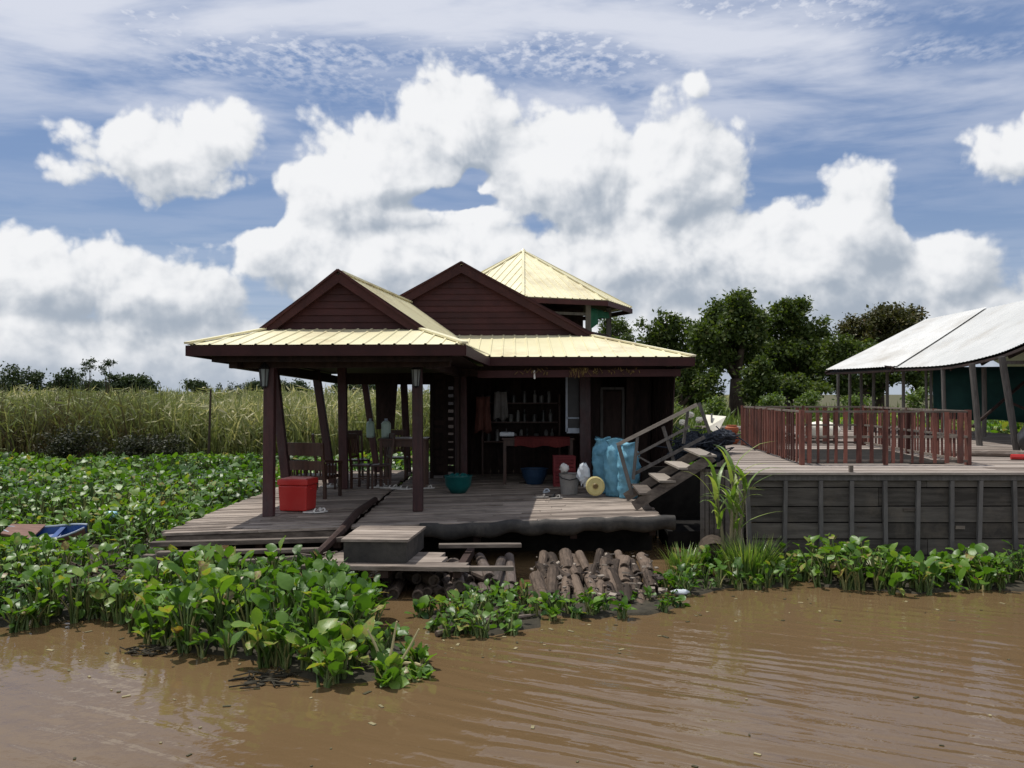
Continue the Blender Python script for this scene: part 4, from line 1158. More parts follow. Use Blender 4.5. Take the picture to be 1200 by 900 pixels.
for row, (y, z, n) in enumerate(((10.25, 0.05, 9), (10.55, 0.10, 11), (10.9, 0.17, 12), (11.25, 0.24, 11))):
    for i in range(n):
        x = 0.28 + 1.42 * (i + 0.5) / n + U(-.06, .06) + row * .03
        r = U(.05, .085); ln = U(.35, .85)
        place_log(x, y + U(-.15, .15), z + U(-.04, .05), r, ln, math.radians(U(-14, 9)) if random.random() < .85 else math.radians(U(-60, 60)), math.radians(U(4, 22)), la, ga)
gb = 'dark bamboo floats in the shade of the landing'
lb = 'dark wet bamboo float end in the shade under the landing'
for row, (y, z, n) in enumerate(((10.95, 0.05, 11), (11.1, 0.17, 10))):
    for i in range(n):
        x = -1.60 + 1.65 * (i + 0.5) / n + U(-.04, .04)
        place_log(x, y + U(-.2, .2), z + U(-.02, .03), U(.06, .08), U(.9, 1.4), math.radians(U(-8, 34)), math.radians(U(-2, 6)), lb, gb, 'logdark')
# chips, husks and litter among the logs
V = []; mb = MB()
for k in range(120):
    x = U(0.22, 1.8); y = U(10.0, 11.4); z = 0.12 + (y - 10.2) * 0.17 + U(-.03, .05); s = U(.015, .05)
    R = Matrix.Rotation(U(0, 6.28), 3, 'Z') @ Matrix.Rotation(U(-.7, .7), 3, 'X')
    mb.box((x, y, z), (s * U(.6, 2.4), s, s * .35), R)
tag(mb.build('debris', mat('chips', (0.04, 0.03, 0.025), (0.26, 0.22, 0.18), 0.8, 6.0, rnd_w=2.2)), 'pale husks and chips caught between the bamboo logs', kind='stuff')
mb = MB()
vs = []; fs = []; n = 40
for i in range(n):
    a = 2 * math.pi * i / n; vs.append((1.0 + math.cos(a) * (.85 + .10 * math.sin(5 * a)), 10.65 + math.sin(a) * (.62 + .08 * math.sin(4 * a + 1)), -0.01))
vs2 = [(x * .8 + .2, y * .8 + 2.2, .06) for x, y, z in vs]
mb.add(vs + vs2 + [(1.0, 10.9, .10)], [(i, (i + 1) % n, (i + 1) % n + n, i + n) for i in range(n)] + [(i + n, (i + 1) % n + n, 2 * n) for i in range(n)], .5)
tag(mb.build('silt_bed', 'mud', smooth=True), 'dark silt and roots under the bamboo logs', kind='stuff')


# ------------------------------------------------------------------ gangway
t = thing('gangway', 'rickety grey gangway with handrail climbing from the deck to the barge', 'gangway', (1.9, 14.4, DZ))
Ya, Yb = 13.75, 14.95
a0, a1 = Vector((1.90, Ya, DZ + .06)), Vector((3.02, Ya - .45, 1.46)); b0, b1 = Vector((1.92, Yb, DZ + .06)), Vector((3.10, Yb - .35, 1.46))
for p, q in ((a0, a1), (b0, b1)):
    mb = MB(); mb.beam(p, q, 0.07, 0.15); mb.build('stringer', 'oldwood', t)
for u in (0.16, 0.42, 0.68, 0.93):
    p = a0.lerp(a1, u); q = b0.lerp(b1, u); p.z += .08 + U(-.012, .012); q.z += .08 + U(-.02, .02); p.y -= .05 + U(-.02, .05); q.y += .05; q.x += U(-.05, .05)
    mb = MB(); mb.beam(p, q, U(.20, .27), 0.03); mb.build('tread', 'oldwood' if u < .3 else 'palewood', t)
    mb = MB(); mb.beam(p + Vector((.05, .06, -.05)), q + Vector((.05, -.06, -.05)), 0.05, 0.06); mb.build('cleat', 'oldwood', t)
h0, h1 = P(724, 521, 15.0), P(817, 474, 14.75)
mb = MB(); mb.beam(h0 + (h0 - h1) * .01, h1, .07, .06); mb.build('handrail', 'palewood', t)
m0, m1 = P(746, 533, 15.0), P(808, 500, 14.8)
mb = MB(); mb.beam(m0, m1, .035, .045); mb.build('rail', 'greypost', t)
m0, m1 = P(742, 556, 15.0), P(826, 512, 14.75)
mb = MB(); mb.beam(m0, m1, .035, .055); mb.build('rail', 'greypost', t)
mb = MB(); mb.beam(P(748, 535, 14.98), P(766, 545, 14.98), .03, .03); mb.build('rail', 'greypost', t)
for (x0_, y0_, x1_, y1_, w) in ((725, 522, 741, 580, .06), (747, 512, 742, 562, .05), (777, 500, 792, 548, .055), (806, 482, 801, 520, .045), (819, 472, 832, 508, .055)):
    mb = MB(); mb.beam(P(x0_, y0_, 14.95), P(x1_, y1_, 14.9), w, w); mb.build('baluster', 'greypost', t)

# dark net and tarp heap beside the gangway
mb = MB()
for k in range(26):
    c = Vector((3.55 + U(-.5, .45), 16.2 + U(-.3, .3), 1.34 + U(-.1, .32))); vs, fs = crumple(c, U(.10, .20), 100 + k, (U(.8, 1.4), U(.7, 1.2), U(.5, .9))); mb.add(vs, fs)
for k in range(40):
    c = Vector((3.5 + U(-.6, .5), 16.0 + U(-.4, .2), 1.32 + U(0, .4))); mb.tube([c, c + Vector((U(-.2, .2), U(-.1, .1), U(-.1, .2))), c + Vector((U(-.4, .4), U(-.2, .2), U(-.2, .25)))], .012, 5)
tag(mb.build('net_heap', 'netpile', smooth=False), 'dark blue-black heap of netting behind the gangway rail', 'net')
for k, (px, py, lab) in enumerate(((800, 495, 'pale scrap left on top of the dark net heap, lowest'), (809, 486, 'pale scrap caught at the top of the gangway handrail'), (819, 492, 'pale scrap at the right end of the dark net heap'))):
    vs, fs = crumple(P(px, py, 15.9), .07, 60 + k, (1, .8, .8)); mb = MB(); mb.add(vs, fs, .5); tag(mb.build('foam_scrap', 'foam'), lab, 'scrap', 'pale scraps by the net heap')
# ------------------------------------------------------------------ barge platform
BZ = 1.32
t = thing('barge', 'dark plank-sided floating barge platform with grey deck boards', 'barge', (6.5, 13, 0))
def barge_left(y):
    return 3.23 + (y - 12.3) * 0.177
# deck boards along X
mb = MB(); y = 12.22
while y < 30:
    w = U(.15, .19)
    xl = barge_left(y) if y < 19.4 else 7.6
    xr = 13.5
    cut = U(6, 9)
    for a, c in ((xl + U(-.04, .04), cut - .003), (cut + .003, xr)):
        dz = U(-.006, .006); mb.slab([(a, y, BZ + dz), (c, y, BZ + dz), (c, y + w - .012, BZ + dz), (a, y + w - .012, BZ + dz)], .035)
    y += w
mb.build('deck', 'deckx', t)
# front hull: courses of long boards with open seams
mb = MB()
zs = [BZ - .045, 1.10, .84, .615, .385, .16, -.15]
for i in range(len(zs) - 1):
    x = 3.26
    while x < 13:
        l = U(1.6, 2.8); x2 = min(x + l, 13.2)
        mb.box(((x + x2) / 2, 12.33 + U(-.006, .006), (zs[i] + zs[i + 1]) / 2), (x2 - x - .01, .04, zs[i] - zs[i + 1] - U(.008, .022))); x = x2
mb.build('front_hull', 'hull', t)
mb = MB(); mb.box((8.2, 12.29, BZ - .08), (9.95, .05, .07)); mb.build('rub_rail', 'hullrib', t)
for x in (3.28, 3.79, 4.28, 4.71, 5.16, 5.62, 6.10, 6.51, 6.96, 7.4, 7.85, 8.3):
    mb = MB(); mb.beam((x + U(-.02, .02), 12.285, BZ - .12), (x + U(-.03, .03), 12.285, .22 + U(-.05, .05)), .055, .05, (0, 1, 0)); mb.build('hull_rib', 'hullrib', t)
board_wall((4.47, 19.3, 0), (3.23, 12.36, 0), -.1, BZ - .04, .012, t, 'side_hull', 'hull', 0.0, .10, .15)
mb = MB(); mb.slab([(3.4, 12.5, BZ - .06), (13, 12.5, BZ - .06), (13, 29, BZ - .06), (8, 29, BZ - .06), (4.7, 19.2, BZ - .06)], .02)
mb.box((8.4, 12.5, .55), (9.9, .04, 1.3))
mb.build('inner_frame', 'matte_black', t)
board_wall((2.86, 13.45, 0), (3.36, 13.0, 0), -.1, BZ - .05, .014, t, 'end_boards', 'hull', 0.0, .07, .11)
mb = MB(); mb.box((3.0, 15.3, .5), (1.5, .06, 1.3)); mb.box((3.1, 14.9, .1), (1.3, 2.0, .3)); mb.build('dark_gap_fill', 'matte_black', t)  # black sheet and block added to darken the gap below the gangway
# pale patches nailed on the hull
mb = MB(); mb.box((P(1066, 598, 12.3).x, 12.295, P(0, 597, 12.3).z), (.18, .012, .04)); mb.box((P(1125, 617, 12.3).x, 12.295, P(0, 618, 12.3).z), (.13, .012, .045)); mb.box((P(1010, 617, 12.3).x, 12.295, P(0, 617, 12.3).z), (.12, .012, .02))
mb.build('hull_patch', 'oldwood', t)

# fence pen -----------------------------------------------------------
pen = thing('fence_pen', 'low square pen of dark red picket boards on the barge', 'fence', (5.9, 16, BZ))
C4 = [Vector((4.43, 13.5, BZ)), Vector((6.97, 13.5, BZ)), Vector((7.42, 18.7, BZ)), Vector((4.87, 18.7, BZ))]
def pen_side(p, q, wmin, wmax, gmin, gmax):
    fr = bpy.data.objects.new('railing', None); COL.objects.link(fr); fr.parent = pen; fr.location = (p + q) / 2 - pen.location
    d = (q - p).normalized(); L_ = (q - p).length; out = Vector((d.y, -d.x, 0))
    mb = MB(); s = .06
    while s < L_ - .08:
        w = U(wmin, wmax)
        a = p + d * (s + w / 2); h = .80 + U(-.02, .02)
        mb.beam(a + out * .03 + Vector((0, 0, .03)), a + out * .03 + Vector((U(-.01, .01), 0, h)), w, .02, out)
        s += w + U(gmin, gmax)
    mb.build('slat_panel', 'fence', fr)
    for z, h in ((.815, .045), (.43, .05), (.06, .05)):
        mb = MB(); mb.beam(p + Vector((0, 0, z)), q + Vector((0, 0, z)), .04, h * .7); mb.build('rail', 'oldwood', fr)
    n = max(2, int(round(L_ / 1.3)))
    for i in range(n + 1):
        a = p + d * (L_ * i / n); mb = MB(); mb.beam(a, a + Vector((0, 0, .84)), .055, .055, out); mb.build('post', 'fence', fr)
pen_side(C4[0], C4[1], .028, .10, .07, .15)
pen_side(C4[3] + Vector((.02, -.06, 0)), C4[0] + Vector((0, .06, 0)), .035, .08, .07, .13)
pen_side(C4[1] + Vector((0, .06, 0)), C4[2] + Vector((0, -.06, 0)), .035, .08, .07, .13)
pen_side(C4[2], C4[3], .04, .13, .08, .18)
mb = MB(); mb.slab([C4[0] + Vector((.2, .25, .014)), C4[1] + Vector((-.2, .25, .014)), C4[2] + Vector((-.25, -1.6, .014)), C4[3] + Vector((.2, -1.6, .014))], .006)
tag(mb.build('dark_opening', 'matte_black'), 'dark sheet standing in for the sunken opening inside the picket pen', 'mat')  # black colour stands in for the dark of a sunken opening
# long poles on the barge deck by the house
mb = MB(); mb.tube([(7.6, 15.6, BZ + .05), (8.6, 15.2, BZ + .06), (9.6, 14.6, BZ + .05)], [.05, .06, .055], 8); tag(mb.build('timber_pole', 'deckx'), 'pale pole lying on the barge deck before the white-roofed house', 'pole')
mb = MB(); mb.tube([(8.2, 14.55, BZ + .05), (9.4, 14.2, BZ + .05)], [.045, .045], 8); tag(mb.build('red_pipe', 'red'), 'red pipe lying on the barge deck at the far right', 'pipe')
mb = MB(); mb.box((4.7, 12.27, BZ + .045), (.05, .05, .10)); tag(mb.build('cleat_post', 'oldwood'), 'small worn peg on the front edge of the barge deck', 'peg')
# things at the back left of the barge deck
mb = MB(); a, b_ = P(827, 486, 19.8), P(851, 488, 19.8); c, d = P(840, 509, 19.3), P(829, 501, 19.3)
mb.add([a, b_, c, d] + [q + Vector((.02, .08, .0)) for q in (a, b_, c, d)], [(3, 2, 1, 0), (4, 5, 6, 7), (0, 1, 5, 4), (1, 2, 6, 5), (2, 3, 7, 6), (3, 0, 4, 7)], .5)
t2 = mb.build('foam_sheet', 'foam'); tag(t2, 'tilted cream foam sheet with a dark strap at the back of the barge', 'sheet')
mb = MB(); mb.beam(P(834, 485, 19.7), P(834, 502, 19.4), .04, .03); mb.build('strap', 'black', t2)
for (px, py, r, lab) in ((858, 516, .16, 'clay pot standing on the barge deck beside the pen, lower and paler'), (857.5, 507, .15, 'orange clay pot stacked on top of the paler one')):
    c = P(px, py, 19.2); z0 = BZ if py > 510 else BZ + .20
    mb = MB(); mb.lathe((c.x, c.y, z0), [(r * .6, 0), (r, .09), (r * .95, .16), (r * .7, .19), (r * .8, .21)], 16)
    tag(mb.build('clay_pot', 'terracotta', smooth=False), lab, 'pot', 'clay pots by the pen')
mb = MB(); c = P(963, 495, 21.5); vs, fs = crumple((c.x, c.y, 1.5), .30, 31, (1.6, .8, .8)); mb.add(vs, fs, .6)
tag(mb.build('white_bundle', 'foam', smooth=True), 'pale bundle seen through the picket pen boards', 'bundle')
mb = MB(); vs, fs = crumple((9.55, 16.0, 1.6), .36, 33, (1.1, 1, .9)); mb.add(vs, fs, .3)
tag(mb.build('covered_engine', 'black', smooth=True), 'black covered lump behind the leaning house post', 'bundle')

# ------------------------------------------------------------------ white-roofed house
wh = thing('white_roofed_house', 'open barn-like house with white tin roof and green cloth wall', 'house', (10.5, 20, BZ))
EV = [(9.2, 26, 3.07), (9.75, 24.8, 3.08), (10.2, 23.5, 3.10), (10.25, 21, 3.085), (9.8, 18.1, 3.19), (9.0, 15.5, 3.31), (8.0, 13.0, 3.42)]
RD = [(13.3, 28.5, 4.76), (13.28, 26.5, 4.77), (13.25, 24.7, 4.79), (13.2, 22.0, 4.83), (13.1, 18.5, 4.85), (13.0, 15.5, 4.87), (12.9, 12.6, 4.88)]
def curve_pts(C, n):
    C = [Vector(c) for c in C]; out = []
    for i in range(n + 1):
        u = i / n * (len(C) - 1); k = min(int(u), len(C) - 2); f = u - k
        p0, p1, p2, p3 = C[max(k - 1, 0)], C[k], C[k + 1], C[min(k + 2, len(C) - 1)]
        out.append(0.5 * ((2 * p1) + (p2 - p0) * f + (2 * p0 - 5 * p1 + 4 * p2 - p3) * f * f + (3 * p1 - p0 - 3 * p2 + p3) * f ** 3))
    return out
def roof_sheet(E, R, lift, parent, m, corr=.012):
    n = len(E) - 1; rows = 6; vs = []; fs = []
    for i in range(n + 1):
        for j in range(rows + 1):
            p = E[i].lerp(R[i], j / rows); p = p + Vector((0, 0, lift + (corr if i % 2 else 0) - .02 * math.sin(j / rows * math.pi)))
            vs.append(p)
    for i in range(n):
        for j in range(rows):
            fs.append((i * (rows + 1) + j, (i + 1) * (rows + 1) + j, (i + 1) * (rows + 1) + j + 1, i * (rows + 1) + j + 1))
    mb = MB(); mb.add(vs, fs, random.random()); return mb.build('roof_sheet', m, parent)
E = curve_pts(EV, 150); R = curve_pts(RD, 150)
roof_sheet(E[:51], R[:51], .045, wh, 'tin'); roof_sheet(E[48:], R[48:], .0, wh, 'tin')
roof_sheet([Vector((r.x + 3.2, r.y + .5, 3.1)) for r in R], R, 0, wh, 'tin')
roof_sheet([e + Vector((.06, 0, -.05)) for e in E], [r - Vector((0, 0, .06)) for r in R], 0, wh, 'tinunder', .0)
mb = MB()
for a, b_ in zip(E[0:150:6], E[6:151:6]):
    mb.beam(a + Vector((.04, 0, -.07)), b_ + Vector((.04, 0, -.07)), .04, .05)
mb.build('eave_batten', 'dark', wh)
mb = MB(); a, b_ = Vector(EV[0]), Vector(RD[0]); mb.beam(a - Vector((0, 0, .05)), b_ - Vector((0, 0, .07)), .04, .07); mb.build('verge_board', 'dark', wh)
mb = MB()
for k in range(12, 150, 16):
    mb.beam(E[k] + Vector((.1, 0, -.10)), R[k] - Vector((0, 0, .14)), .05, .08)
mb.build('rafters', 'dark', wh)
for (x0_, y0_, d0, x1_, y1_, w) in ((1192, 531, 16.5, 1174, 418, .13), (1148, 523, 18.5, 1139, 426, .13), (1108, 510, 21.2, 1105, 431, .10), (1087, 506, 22.8, 1085, 431, .07), (1093, 506, 22.8, 1091, 431, .08),
                                    (1153, 512, 20.5, 1153, 430, .11)):
    mb = MB(); mb.tube([P(x0_, y0_, d0), P((x0_ + x1_) / 2 + U(-1, 1), (y0_ + y1_) / 2, d0), P(x1_, y1_, d0)], w / 2, 8); mb.build('post', 'greypost', wh)
for px in (982, 996, 1010, 1024, 1039, 1059):
    d0 = 27.2 - (px - 982) * .04
    mb = MB(); mb.tube([P(px + U(-1, 1), 506, d0), P(px + U(-1, 1), 434, d0)], .045, 7); mb.build('post', 'greypost', wh)
# second row of posts and braces inside
mb = MB(); mb.tube([P(1140, 500, 19), P(1200, 448, 19.6)], .035, 6); mb.build('brace', 'dark', wh)
mb = MB(); mb.tube([P(1180, 470, 18.5), P(1240, 496, 18.3)], .03, 6); mb.build('brace', 'dark', wh)
mb = MB(); mb.tube([P(1122, 512, 20.3), P(1152, 490, 20.0)], .03, 6); mb.build('brace', 'dark', wh)
mb = MB(); mb.beam(P(1178, 425, 17.5), P(1230, 424, 17.0), .06, .07); mb.build('beam', 'greypost', wh)
# green cloth wall
vs = []; fs = []; n = 40
for i in range(n + 1):
    u = i / n; x = 10.95 + 5.5 * u; y = 23.0 - 2.2 * u + .05 * math.sin(u * 40)
    zb = 1.72 + .03 * math.sin(u * 11) + .02 * math.sin(u * 31)
    for j in range(5):
        vs.append((x, y + .03 * math.sin(j + u * 25), 3.1 + (zb - 3.1) * j / 4))
for i in range(n):
    for j in range(4):
        fs.append((i * 5 + j, (i + 1) * 5 + j, (i + 1) * 5 + j + 1, i * 5 + j + 1))
mb = MB(); mb.add(vs, fs, .5); o = mb.build('cloth_wall', 'tarp_green', wh, smooth=True); s = o.modifiers.new('thick', 'SOLIDIFY'); s.thickness = .01
# palm leaf tuft caught on the eave
V = MB(); c = P(1046, 430, 23.6)
for k in range(16):
    a = U(-2.6, -.4); l = U(.15, .35); V.beam(c, c + Vector((math.cos(a) * l, U(-.05, .05), math.sin(a) * l * .7 + .12)), .03, .006, (0, 1, 0))
V.build('thatch_tuft', 'dark', wh)


# ------------------------------------------------------------------ plants
def rosette_leaves(X, Y, hfun, lsize, per, name, label, z0=0.0, fine=True, upright=0.5, rnd_shift=0.0, hmul=None):
    """water hyacinth: plants at X,Y; each has 'per' leaves on bent petioles with spoon-shaped blades"""
    n = len(X); k = per
    bx = np.repeat(X, k); by = np.repeat(Y, k); N = n * k
    ph = RNG.uniform(0, 2 * np.pi, N); ff = RNG.uniform(0.38, 1.12, N); h = hfun(bx, by) * ff
    if hmul is not None: h = h * np.repeat(hmul, k)
    lean = RNG.uniform(0.05, 0.45, N) + .55 * np.clip(1.05 - ff, 0, 1)
    B = np.stack([bx + RNG.normal(0, .02, N), by + RNG.normal(0, .02, N), np.full(N, z0)], 1)
    out = np.stack([np.cos(ph), np.sin(ph), np.zeros(N)], 1)
    up = np.array([0, 0, 1.0])
    Am = B + out * (h * np.sin(lean) * 0.35)[:, None] + up * (h * 0.55)[:, None]
    A = B + out * (h * np.sin(lean) * 0.95)[:, None] + up * (h * (0.80 + 0.2 * np.cos(lean)))[:, None]
    # blades
    el = RNG.normal(upright, 0.45, N); el = np.clip(el, -0.5, 1.35)
    yaw = ph + RNG.normal(0, .5, N)
    el = np.where(RNG.random(N) < .12, el - 1.1, el)
    D = np.stack([np.cos(yaw) * np.cos(el), np.sin(yaw) * np.cos(el), np.sin(el)], 1)
    S = np.stack([-np.sin(yaw), np.cos(yaw), np.zeros(N)], 1)
    roll = RNG.normal(0, .35, N)
    Nn = np.cross(D, S); Nn = np.where(Nn[:, 2:3] < 0, -Nn, Nn)
    S2 = S * np.cos(roll)[:, None] + Nn * np.sin(roll)[:, None]; Nn = Nn * np.cos(roll)[:, None] - S * np.sin(roll)[:, None]
    Ls = lsize(bx, by) * np.clip(RNG.normal(.86, .24, N), .35, 1.4) * np.repeat(RNG.uniform(.75, 1.15, n), k); W = Ls * RNG.uniform(.31, .46, N)
    rows = ((0, .10), (.2, .78), (.45, 1.0), (.72, .80), (.9, .42), (1.0, .04)) if fine else ((0, .25), (.5, 1.0), (1.0, .25))
    cols = (-1, 0, 1) if fine else (-1, 1)
    bend = RNG.uniform(-.05, .45, N); cup = RNG.uniform(-.05, .5, N)
    vs = []
    for t_, w_ in rows:
        for c_ in cols:
            off = D * (Ls * t_)[:, None] + S2 * (W * w_ * c_)[:, None] + Nn * (cup * W * (abs(c_) * w_) - bend * Ls * t_ * t_)[:, None]
            if fine: off = off + Nn * (W * .16 * np.sin(t_ * 7 + c_ * 2.1 + yaw * 5) * abs(c_))[:, None]
            vs.append(A + off)
    nv = len(vs); V = np.stack(vs, 1).reshape(-1, 3); nc = len(cols)
    q = []
    for r in range(len(rows) - 1):
        for c_ in range(nc - 1):
            q.append((r * nc + c_, r * nc + c_ + 1, (r + 1) * nc + c_ + 1, (r + 1) * nc + c_))
    q = np.array(q); Q = (q[None] + (np.arange(N) * nv)[:, None, None]).reshape(-1, 4)
    tone = np.clip(RNG.normal(.45, .22, N) + (vnoise(bx, by, 1.4, 3) - .5) * .5 + rnd_shift, 0, .94)
    dead = RNG.uniform(0, 1, N) < .025; tone[dead] = RNG.uniform(.95, 1, dead.sum())
    leaf = np_mesh(name, V, Q, np.repeat(tone, nv), 'hya')
    tag(leaf, label, kind='stuff')
    # petioles: three-sided tapering stems
    pw = (0.010 if fine else 0.012) * (1 + .5 * RNG.random(N))
    ring = []
    for Pp, s in ((B, 1.5), (Am, 1.1), (A, .7)):
        for a in (0, 2.094, 4.189):
            d = np.stack([np.cos(ph + a), np.sin(ph + a), np.zeros(N)], 1); ring.append(Pp + d * (pw * s)[:, None])
    SV = np.stack(ring, 1).reshape(-1, 3)
    sq = []
    for r in range(2):
        for a in range(3):
            sq.append((r * 3 + a, r * 3 + (a + 1) % 3, (r + 1) * 3 + (a + 1) % 3, (r + 1) * 3 + a))
    sq = np.array(sq); SQ = (sq[None] + (np.arange(N) * 9)[:, None, None]).reshape(-1, 4)
    np_mesh('stems', SV, SQ, np.repeat(RNG.random(N), 9), 'hyastem', leaf)
    return leaf


def fringe_plants(X, Y, poly, dens, sc=1.05, hm=.42, keep=None):
    """low plants that spill over the rim of a patch; returns all plants and their height factors"""
    p = np.array(poly, float); c = p.mean(0); big = c + (p - c) * sc; small = c + (p - c) * (sc - .16)
    x, y = scatter(big, dens); k = ~pip(small, x, y)
    if keep is not None: k &= keep(x, y)
    x, y = x[k], y[k]
    return np.concatenate([X, x]), np.concatenate([Y, y]), np.concatenate([np.ones(len(X)), np.full(len(x), hm)])


def root_bed(poly, z, parent, name='root_bed'):
    """dark matted roots under a patch, a low uneven mound"""
    p = np.array(poly); c = p.mean(0); p = c + (p - c) * .93; z = z * .5
    # resample the outline with a wobble
    out = []
    n = len(p)
    for i in range(n):
        a, b = p[i], p[(i + 1) % n]; m_ = max(2, int(np.hypot(*(b - a)) / .25))
        for k in range(m_):
            q = a + (b - a) * k / m_; out.append(q + RNG.normal(0, .03, 2))
    out = np.array(out); m_ = len(out); vs = []; fs = []
    for s, zz in ((1.0, -.02), (.93, z * .8), (.6, z), (.25, z)):
        for q in out: vs.append((*(c + (q - c) * s), zz + (RNG.normal(0, .012) if s < 1 else 0)))
    for r in range(3):
        for i in range(m_):
            j = (i + 1) % m_; fs.append((r * m_ + i, r * m_ + j, (r + 1) * m_ + j, (r + 1) * m_ + i))
    fs.append(tuple(3 * m_ + i for i in range(m_)))
    mb = MB(); mb.add(vs, fs, .5); return mb.build(name, 'mud', parent, smooth=True)


# left mat, near part (fine blades)
deckmask = [(-4.75, 11.0), (2.4, 12.8), (2.6, 20.6), (-4.5, 20.6)]
def not_deck(X, Y):
    return ~pip(deckmask, X, Y)
near_mat = wpoly([(-60, 738), (0, 742), (60, 735), (120, 728), (160, 738), (190, 720)]) + [(-4.5, 10.2), (-4.75, 11.2), (-4.7, 15.5), (-11.5, 15.5), (-7.5, 10.5)]
near_mat = [(-6.2, 9.0)] + wpoly([(0, 742), (60, 735), (120, 728), (165, 735)]) + [(-3.75, 9.7), (-4.3, 10.9), (-4.78, 11.3), (-4.62, 15.5), (-10.2, 15.5)]
boat_c = (-7.25, 14.0)
def boat_low(x, y):
    return np.where((np.abs(x - boat_c[0]) < 0.95) & (y > 12.0) & (y < 14.3), 0.52, 1.0)
def dens_near(x, y):
    d = 19 * (0.45 + 0.55 * (vnoise(x, y, 1.1, 5) > .25)); d = np.where((np.abs(x - boat_c[0]) < .6) & (np.abs(y - boat_c[1] + .05) < .36), 0, d)
    d = np.where((x > -5.5) & (x < -3.9) & (y > 9.7) & (y < 11.3), d * .12, d)
    return d
X, Y = scatter(near_mat, (dens_near, 19)); k_ = not_deck(X, Y); X, Y = X[k_], Y[k_]
X, Y, HM = fringe_plants(X, Y, near_mat, 18, 1.03, .5, lambda x, y: (y < 10.5) & (x < -3.9))
lf = rosette_leaves(X, Y, lambda x, y: (.30 + .16 * vnoise(x, y, 1.6, 8)) * boat_low(x, y), lambda x, y: .135 + 0 * x, 8, 'water_hyacinth', 'dense mat of glossy water hyacinth left of the deck', .0, hmul=HM)
root_bed(near_mat, .07, lf)
far_mat = [(-9.9, 15.3), (-4.62, 15.3), (-4.55, 20.7), (3.0, 20.7), (6.5, 24), (7.5, 28.4), (-22, 28.4)]
X, Y = scatter(far_mat, (lambda x, y: 15 - (y - 15) * .4, 15))
lf = rosette_leaves(X, Y, lambda x, y: .34 + .2 * vnoise(x, y, .8, 9), lambda x, y: .14 + .004 * (y - 15), 7, 'water_hyacinth', 'far water hyacinth mat reaching back to the tall grass', .03, fine=False)
root_bed(far_mat, .08, lf)
# tall clump at the front
clump = wpoly([(150, 742), (215, 768), (290, 778), (335, 788), (375, 806), (440, 806), (500, 792), (500, 770), (445, 740), (432, 702), (400, 690)]) + [(-2.75, 10.6), (-4.1, 10.6), (-4.5, 9.9)]
def clump_h(x, y):
    px = 600 + x / y * F
    h = np.interp(px, [150, 200, 240, 330, 400, 440, 470, 520], [.30, .46, .545, .53, .45, .28, .11, .08])
    h = h * np.interp(y, [7.1, 7.6, 8.3, 9.3, 10.6], [.35, .60, .95, 1.0, 1.0]); return h * (.85 + .3 * vnoise(x, y, 2.5, 12))
X, Y = scatter(clump, (lambda x, y: 26 * np.where(vnoise(x, y, 2.4, 77) > .33, 1, .2), 26))
X, Y, HM = fringe_plants(X, Y, clump, 26, 1.04, .45)
lf = rosette_leaves(X, Y, clump_h, lambda x, y: np.interp(600 + x / y * F, [150, 430, 470, 520], [.165, .155, .11, .08]), 8, 'water_hyacinth', 'tall clump of large-leaved water hyacinth in front of the landing', .0, upright=.95, rnd_shift=.02, hmul=HM)
root_bed(clump, .06, lf)
# low patches before the logs and along the barge
for (outline, h, ls, dn, lab, up) in (
    ([(492, 730), (520, 744), (570, 748), (640, 737), (648, 718), (605, 702), (545, 705), (500, 716)], .19, .11, 22, 'low hyacinth patch before the shaded bamboo floats', .55),
    ([(640, 722), (700, 727), (760, 722), (800, 712), (775, 700), (700, 706), (650, 708)], .13, .10, 20, 'thin fringe of hyacinth before the sunlit bamboo heap', .5),
    ([(770, 692), (815, 700), (860, 690), (925, 690), (945, 676), (900, 660), (835, 668), (790, 672)], .24, .11, 24, 'hyacinth patch below the cane plant', .6),
    ([(940, 686), (1000, 692), (1075, 698), (1120, 694), (1160, 690), (1150, 672), (1050, 668), (945, 668)], .40, .14, 24, 'leafy hyacinth bank below the middle of the barge hull', .65),
    ([(1152, 692), (1185, 694), (1260, 694), (1260, 672), (1160, 672)], .30, .13, 22, 'small hyacinth bank below the right end of the barge hull', .6)):
    pl = wpoly(outline); X, Y = scatter(pl, dn); X, Y, HM = fringe_plants(X, Y, pl, dn, 1.06, .5)
    lf = rosette_leaves(X, Y, lambda x, y: h * (.6 + .7 * vnoise(x, y, 2.2, 17)), lambda x, y: ls + 0 * x, 7, 'water_hyacinth', lab, .0, upright=up, hmul=HM)
    root_bed(pl, .05, lf)
# bright leafy bank seen under the green cloth wall
X, Y = scatter([(11, 30.3), (21, 28), (24, 36), (12, 36)], 9)
rosette_leaves(X, Y, lambda x, y: .9 + .5 * vnoise(x, y, .9, 4), lambda x, y: .26 + 0 * x, 7, 'leafy_undergrowth', 'sunlit leafy growth seen below the green cloth wall', .1, fine=False, rnd_shift=.25)

